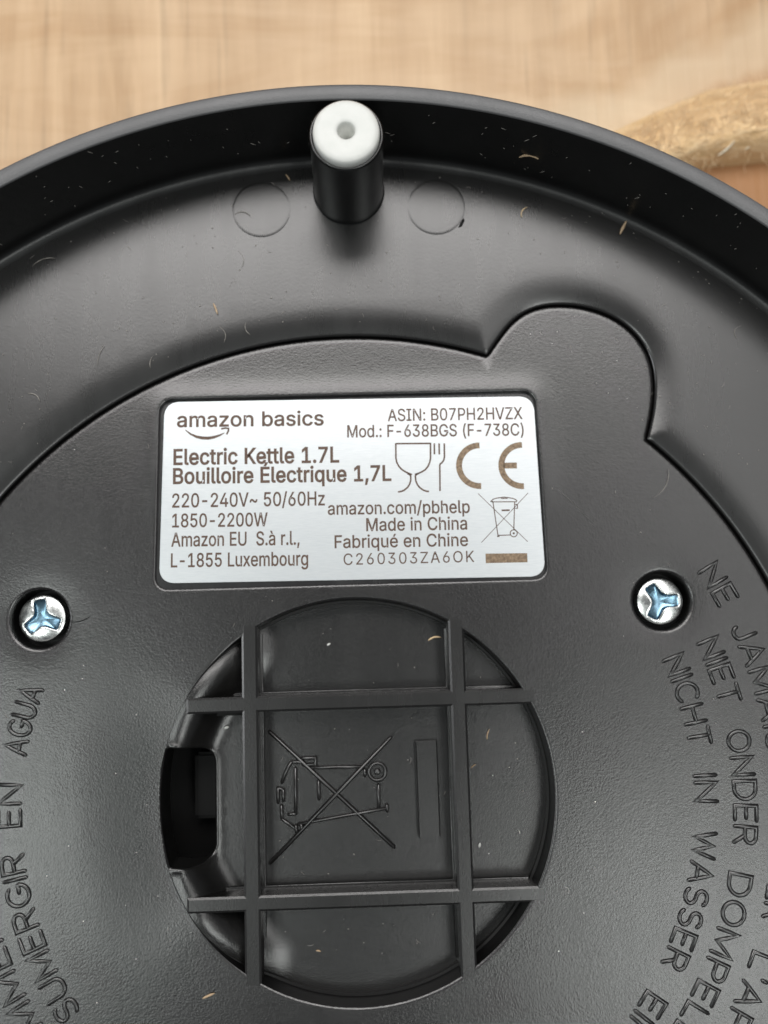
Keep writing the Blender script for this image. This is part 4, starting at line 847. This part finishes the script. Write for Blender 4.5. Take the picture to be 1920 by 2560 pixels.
# the curved arrow under the wordmark
V, F = [], []
sm = [(-19.55, 43.62), (-18.9, 43.08), (-18.2, 42.74), (-17.5, 42.57), (-16.8, 42.53), (-16.1, 42.63), (-15.4, 42.86), (-14.85, 43.13)]
for i, p in enumerate(sm):
    t = i/(len(sm)-1); w = 0.06+0.33*sin(pi*min(1, t*0.92+0.04))
    a = Vector(sm[min(i+1, 7)])-Vector(sm[max(i-1, 0)]); a.normalize(); nn = Vector((-a.y, a.x))
    for s in (1, -1): V.append((p[0]+nn.x*w/2*s, p[1]+nn.y*w/2*s, Z_P))
F = [(2*i, 2*i+1, 2*i+3, 2*i+2) for i in range(7)]
v2, f2 = stroke2d([[(-15.25, 43.62), (-14.75, 43.72), (-14.36, 43.66), (-14.38, 43.35), (-14.6, 42.92)]], 0.21)
label_part('arrow_mark', *join((V, F), (v2, f2)), M_PRINT)
# wineglass and fork
gl = [[(5.72, 41.28), (9.93, 41.2)], [(5.72, 41.34), (5.68, 39.5), (5.76, 39.0), (6.0, 38.5), (6.35, 38.1), (6.8, 37.8), (7.2, 37.6), (7.55, 37.46)],
      [(9.9, 41.26), (9.84, 39.4), (9.73, 38.9), (9.5, 38.4), (9.15, 38.0), (8.7, 37.74), (8.3, 37.58), (7.9, 37.46)],
      [(7.0, 37.58), (7.3, 37.46), (7.4, 37.2), (7.36, 36.7), (7.22, 36.3), (6.95, 35.9), (6.5, 35.56), (6.1, 35.43), (5.8, 35.4)],
      [(8.35, 37.58), (8.02, 37.44), (7.94, 37.2), (7.98, 36.7), (8.14, 36.25), (8.4, 35.88), (8.8, 35.56), (9.2, 35.4), (9.52, 35.36)],
      [(10.36, 41.2), (10.33, 39.86)], [(10.94, 41.19), (10.91, 39.84)], [(11.56, 41.18), (11.52, 39.5), (11.42, 39.1), (11.2, 38.82), (11.0, 38.68), (10.93, 38.5), (10.84, 35.38)]]
label_part('food_safe_symbol', *stroke2d(gl, 0.20), M_PRINT)
def ce():
    cC = (15.72, 38.33); cE = (20.86, 38.22)
    a = [(cC[0]+2.48*cos(radians(t)), cC[1]+2.48*sin(radians(t))) for t in np.linspace(88, 272, 30)]
    b = [(cE[0]+2.52*cos(radians(t)), cE[1]+2.52*sin(radians(t))) for t in np.linspace(88, 272, 30)]
    return stroke2d([a, b, [(18.6, 38.26), (20.22, 38.24)]], 0.72)
label_part('conformity_mark', *ce(), M_MARK)
bn = [[(15.4, 34.95), (21.08, 29.0)], [(21.4, 34.86), (15.55, 29.05)]]
label_part('cross_stroke', *stroke2d(bn, 0.075), M_PRINT)
bn = [[(16.85, 33.93), (17.15, 34.2), (17.55, 34.33), (18.5, 34.44), (19.5, 34.27), (19.85, 34.12), (20.05, 33.92)], [(16.98, 33.9), (20.02, 33.84)],
      [(18.13, 34.36), (18.2, 34.28), (18.86, 34.28), (18.92, 34.36)],
      [(17.14, 33.86), (17.58, 29.7)], [(19.74, 33.8), (19.48, 30.42)], [(17.55, 29.85), (19.05, 29.86)], [(17.45, 29.72), (17.75, 29.72)],
      [(19.46+0.42*cos(radians(t)), 30.05+0.42*sin(radians(t))) for t in range(0, 361, 20)],
      [(19.46+0.08*cos(radians(t)), 30.05+0.08*sin(radians(t))) for t in range(0, 361, 60)],
      [(19.8, 33.52), (20.06, 33.5), (20.04, 33.05), (19.76, 33.06)], [(16.85, 33.95), (17.15, 33.95)]]
label_part('bin_symbol', *stroke2d(bn, 0.115), M_PRINT)
label_part('bin_symbol_dash', *stroke2d([[(18.13, 32.85), (19.1, 32.84)]], 0.2), M_PRINT)
label_part('solid_bar', [(15.97, 26.58, Z_P), (20.95, 26.55, Z_P), (20.95, 27.64, Z_P), (15.98, 27.71, Z_P)], [(0, 1, 2, 3)], M_MARK)

# ------------------------------------------------------------------ crumbs, splinters and lint lying on the plastic
def zsurf(x, y):
    r = hypot(x, y)
    if r > 76.2: return Z_FLOOR+0.4+(r-76.2)*4
    if polydist([(x, y)], SEAM)[0] > 0: return float(z_shell([(x, y)])[0])+(0.25*max(0, r-75)**2)
    if r < R_DISC: return Z_POCKET+0.02
    return float(z_plate([(x, y)])[0])
def wire(P, r, k=5, flat=1.0):
    V, F = [], []
    P = [np.array(p, float) for p in P]; n = len(P)
    for i, p in enumerate(P):
        d = P[min(i+1, n-1)]-P[max(i-1, 0)]; d /= np.linalg.norm(d)
        u = np.cross(d, (0.0, 0.05, 1.0)); u /= np.linalg.norm(u); w = np.cross(u, d)
        rr = r[i] if hasattr(r, '__len__') else r
        for q in range(k): V.append(tuple(p+rr*(u*cos(2*pi*q/k)+w*flat*sin(2*pi*q/k))))
    for i in range(n-1):
        for q in range(k): F.append((i*k+q, i*k+(q+1) % k, (i+1)*k+(q+1) % k, (i+1)*k+q))
    F += [tuple(range(k))[::-1], tuple((n-1)*k+q for q in range(k))]
    return V, F
def bit(name, cat, label, x, y, ang, L, r, bend, mat, z=None, tilt=0.1, group=None):
    z0 = zsurf(x, y) if z is None else z
    P = []
    for i in range(7):
        t = i/6-0.5; a = radians(ang)
        px, py = t*L, bend*(0.25-t*t)*4*L
        P.append((x+px*cos(a)-py*sin(a), y+px*sin(a)+py*cos(a), z0+r*0.8+tilt*L*(t+0.5)*0.5))
    r *= 0.85
    V, F = wire(P, [r*s*random.uniform(0.75, 1.2) for s in (0.35, 0.8, 1.0, 0.95, 1.0, 0.7, 0.3)], 5, 0.6)
    c = Vector((x, y, z0))
    o = obj(name, [tuple(Vector(v)-c) for v in V], F, mat); o.location = c*MM
    return tag(o, label, cat, group)
S_, L_ = M_SPLINTER, M_LINT
bit('wood_splinter', 'splinter', 'short tan splinter on the sloping floor above the label', -15.6, 58.1, -70, 1.5, 0.17, 0.03, S_)
bit('wood_splinter', 'splinter', 'orange curled splinter on the bright fillet line right of the post', 22.3, 74.0, -8, 2.3, 0.24, 0.16, S_)
bit('wood_splinter', 'splinter', 'pale upright splinter near the fillet at upper right', 34.4, 67.2, 62, 1.9, 0.22, 0.02, S_)
bit('wood_splinter', 'splinter', 'flat orange splinter stuck on the dark inner wall right of the white foot', 12.6, 77.6, -2, 1.5, 0.14, 0.03, S_, z=6.5)
bit('wood_splinter', 'splinter', 'small tan splinter left of the white foot by the fillet', -6.6, 74.6, -58, 1.0, 0.14, 0.05, S_)
bit('wood_splinter', 'splinter', 'straw coloured splinter below the grid at bottom left', -17.1, -20.9, 22, 1.5, 0.19, 0.02, S_)
bit('wood_splinter', 'splinter', 'pale bent splinter in the upper middle pocket by the right bar', 9.8, 17.8, 12, 1.6, 0.16, 0.14, M_FIBRE)
bit('wood_splinter', 'splinter', 'thin orange splinter in the upper part of the right pocket', 15.85, 6.3, 75, 1.3, 0.09, 0.08, S_)
bit('wood_splinter', 'splinter', 'tiny straw splinter in the right pocket beside the bar', 13.9, 2.6, 35, 0.8, 0.08, 0.05, S_)
bit('wood_splinter', 'splinter', 'hooked pale splinter below the fillet right of the moulding mark', 22.4, 69.5, 60, 1.5, 0.09, 0.25, M_FIBRE)
bit('crumb', 'crumb', 'cream crumb in the left pocket above the cord opening', -15.4, 8.0, 20, 0.6, 0.2, 0.1, M_FOOT)
bit('crumb', 'crumb', 'white crumb low in the right pocket', 14.3, -6.5, 80, 0.55, 0.2, 0.1, M_FOOT)
bit('crumb', 'crumb', 'tan crumb in the lower middle pocket', -5.0, -17.8, -10, 0.6, 0.14, 0.1, S_)
bit('crumb', 'crumb', 'cream crumb in the upper middle pocket left of centre', -3.0, 17.5, 30, 0.45, 0.16, 0.1, M_FOOT)
bit('lint_fibre', 'lint', 'hooked white lint fibre just above the plate edge over the wordmark', -14.9, 54.9, -75, 2.1, 0.055, 0.22, L_)
bit('lint_fibre', 'lint', 'short curved lint fibre above the plate edge left of centre', -11.7, 55.6, -72, 1.7, 0.05, -0.2, L_)
bit('lint_fibre', 'lint', 'curved lint fibre on the shell at far left below the fillet', -36.3, 64.4, 18, 3.0, 0.06, 0.14, L_)
bit('lint_fibre', 'lint', 'bent pale lint fibre on the left side of the shell floor', -37.2, 47.7, -35, 1.8, 0.09, 0.2, L_)
bit('lint_fibre', 'lint', 'thin vertical lint fibre on the shell left of the label', -29.3, 52.6, 72, 2.6, 0.05, 0.1, L_)
bit('lint_fibre', 'lint', 'short lint fibre near the plate edge upper left of the label', -23.3, 51.7, 80, 1.5, 0.06, 0.12, L_)
bit('lint_fibre', 'lint', 'wavy hair on the plate right of the label near the notch', 37.4, 35.6, 62, 4.0, 0.045, -0.16, L_)
bit('lint_fibre', 'lint', 'arched hair at the right edge of the shell floor', 47.8, 53.7, 70, 1.7, 0.05, 0.35, L_)
bit('lint_fibre', 'lint', 'fine hair on the shell floor below the left moulding mark', -12.6, 64.3, -80, 2.2, 0.035, 0.2, L_)
bit('lint_fibre', 'lint', 'small white lint wisp on the left moulding mark', -12.2, 69.9, -8, 1.9, 0.08, 0.22, L_)
bit('lint_fibre', 'lint', 'dark hair reaching right from the left screw hole', -31.9, 21.4, 12, 2.7, 0.05, -0.12, M_CAVITY)
o = bit('lint_fibre', 'lint', 'long straight fine hair running down right of the label', 26.2, 33.7, -46, 8.2, 0.022, 0.02, M_HAIR, tilt=0.0)

# the rest of the dust: too many and too small to count
def dust():
    V, F = [], []
    for _ in range(460):
        k = rng.random()
        if k < 0.62:
            r = rng.uniform(56, 76.3); a = radians(rng.uniform(35, 145))
        elif k < 0.8:
            r = rng.uniform(23.5, 53); a = radians(rng.uniform(-40, 220))
        else:
            r = 20*sqrt(rng.random()); a = rng.uniform(0, 2*pi)
        x, y = r*cos(a), r*sin(a)
        if -23.5 < x < 23.5 and 24 < y < 48: continue
        if r < R_DISC and (x < -13 or abs(abs(x)-12.1) < 1.6 or abs(abs(y)-11.1) < 1.6): continue
        if any(hypot(x-c[0], y-c[1]) < 4 for c in SCREWS) or hypot(x-PC[0], y-PC[1]) < 5: continue
        z = zsurf(x, y)
        L = rng.uniform(0.06, 0.2) if rng.random() < 0.8 else rng.uniform(0.3, 0.8)
        rr = L*0.35 if L < 0.27 else rng.uniform(0.014, 0.028)
        an = rng.uniform(0, 2*pi); b = rng.normal(0, 0.2)
        P = [(x+L*t*cos(an+b*t*3), y+L*t*sin(an+b*t*3), z+rr*0.7) for t in (0, 0.33, 0.66, 1)]
        v, f = wire(P, [rr*0.5, rr, rr, rr*0.5], 4, 0.6)
        o = len(V); V += v; F += [tuple(i+o for i in q) for q in f]
    for _ in range(90):           # specks caught on the inner wall
        a = radians(rng.uniform(40, 130)); z = rng.uniform(2.8, 11); r = 77.35+(z-3.7)*0.1-0.05
        x, y = r*cos(a), r*sin(a); L = rng.uniform(0.1, 0.5)
        sl = rng.uniform(-1.6, 1.6); P = [(x+L*t*sl, y-0.05, z+L*t) for t in (0, 0.5, 1)]
        v, f = wire(P, [0.02, 0.045, 0.02], 4)
        o = len(V); V += v; F += [tuple(i+o for i in q) for q in f]
    o = obj('dust', V, F, M_LINT); o['kind'] = 'stuff'; o['label'] = 'fine pale dust and lint scattered over the black plastic'
dust()
bpy.context.view_layer.update()
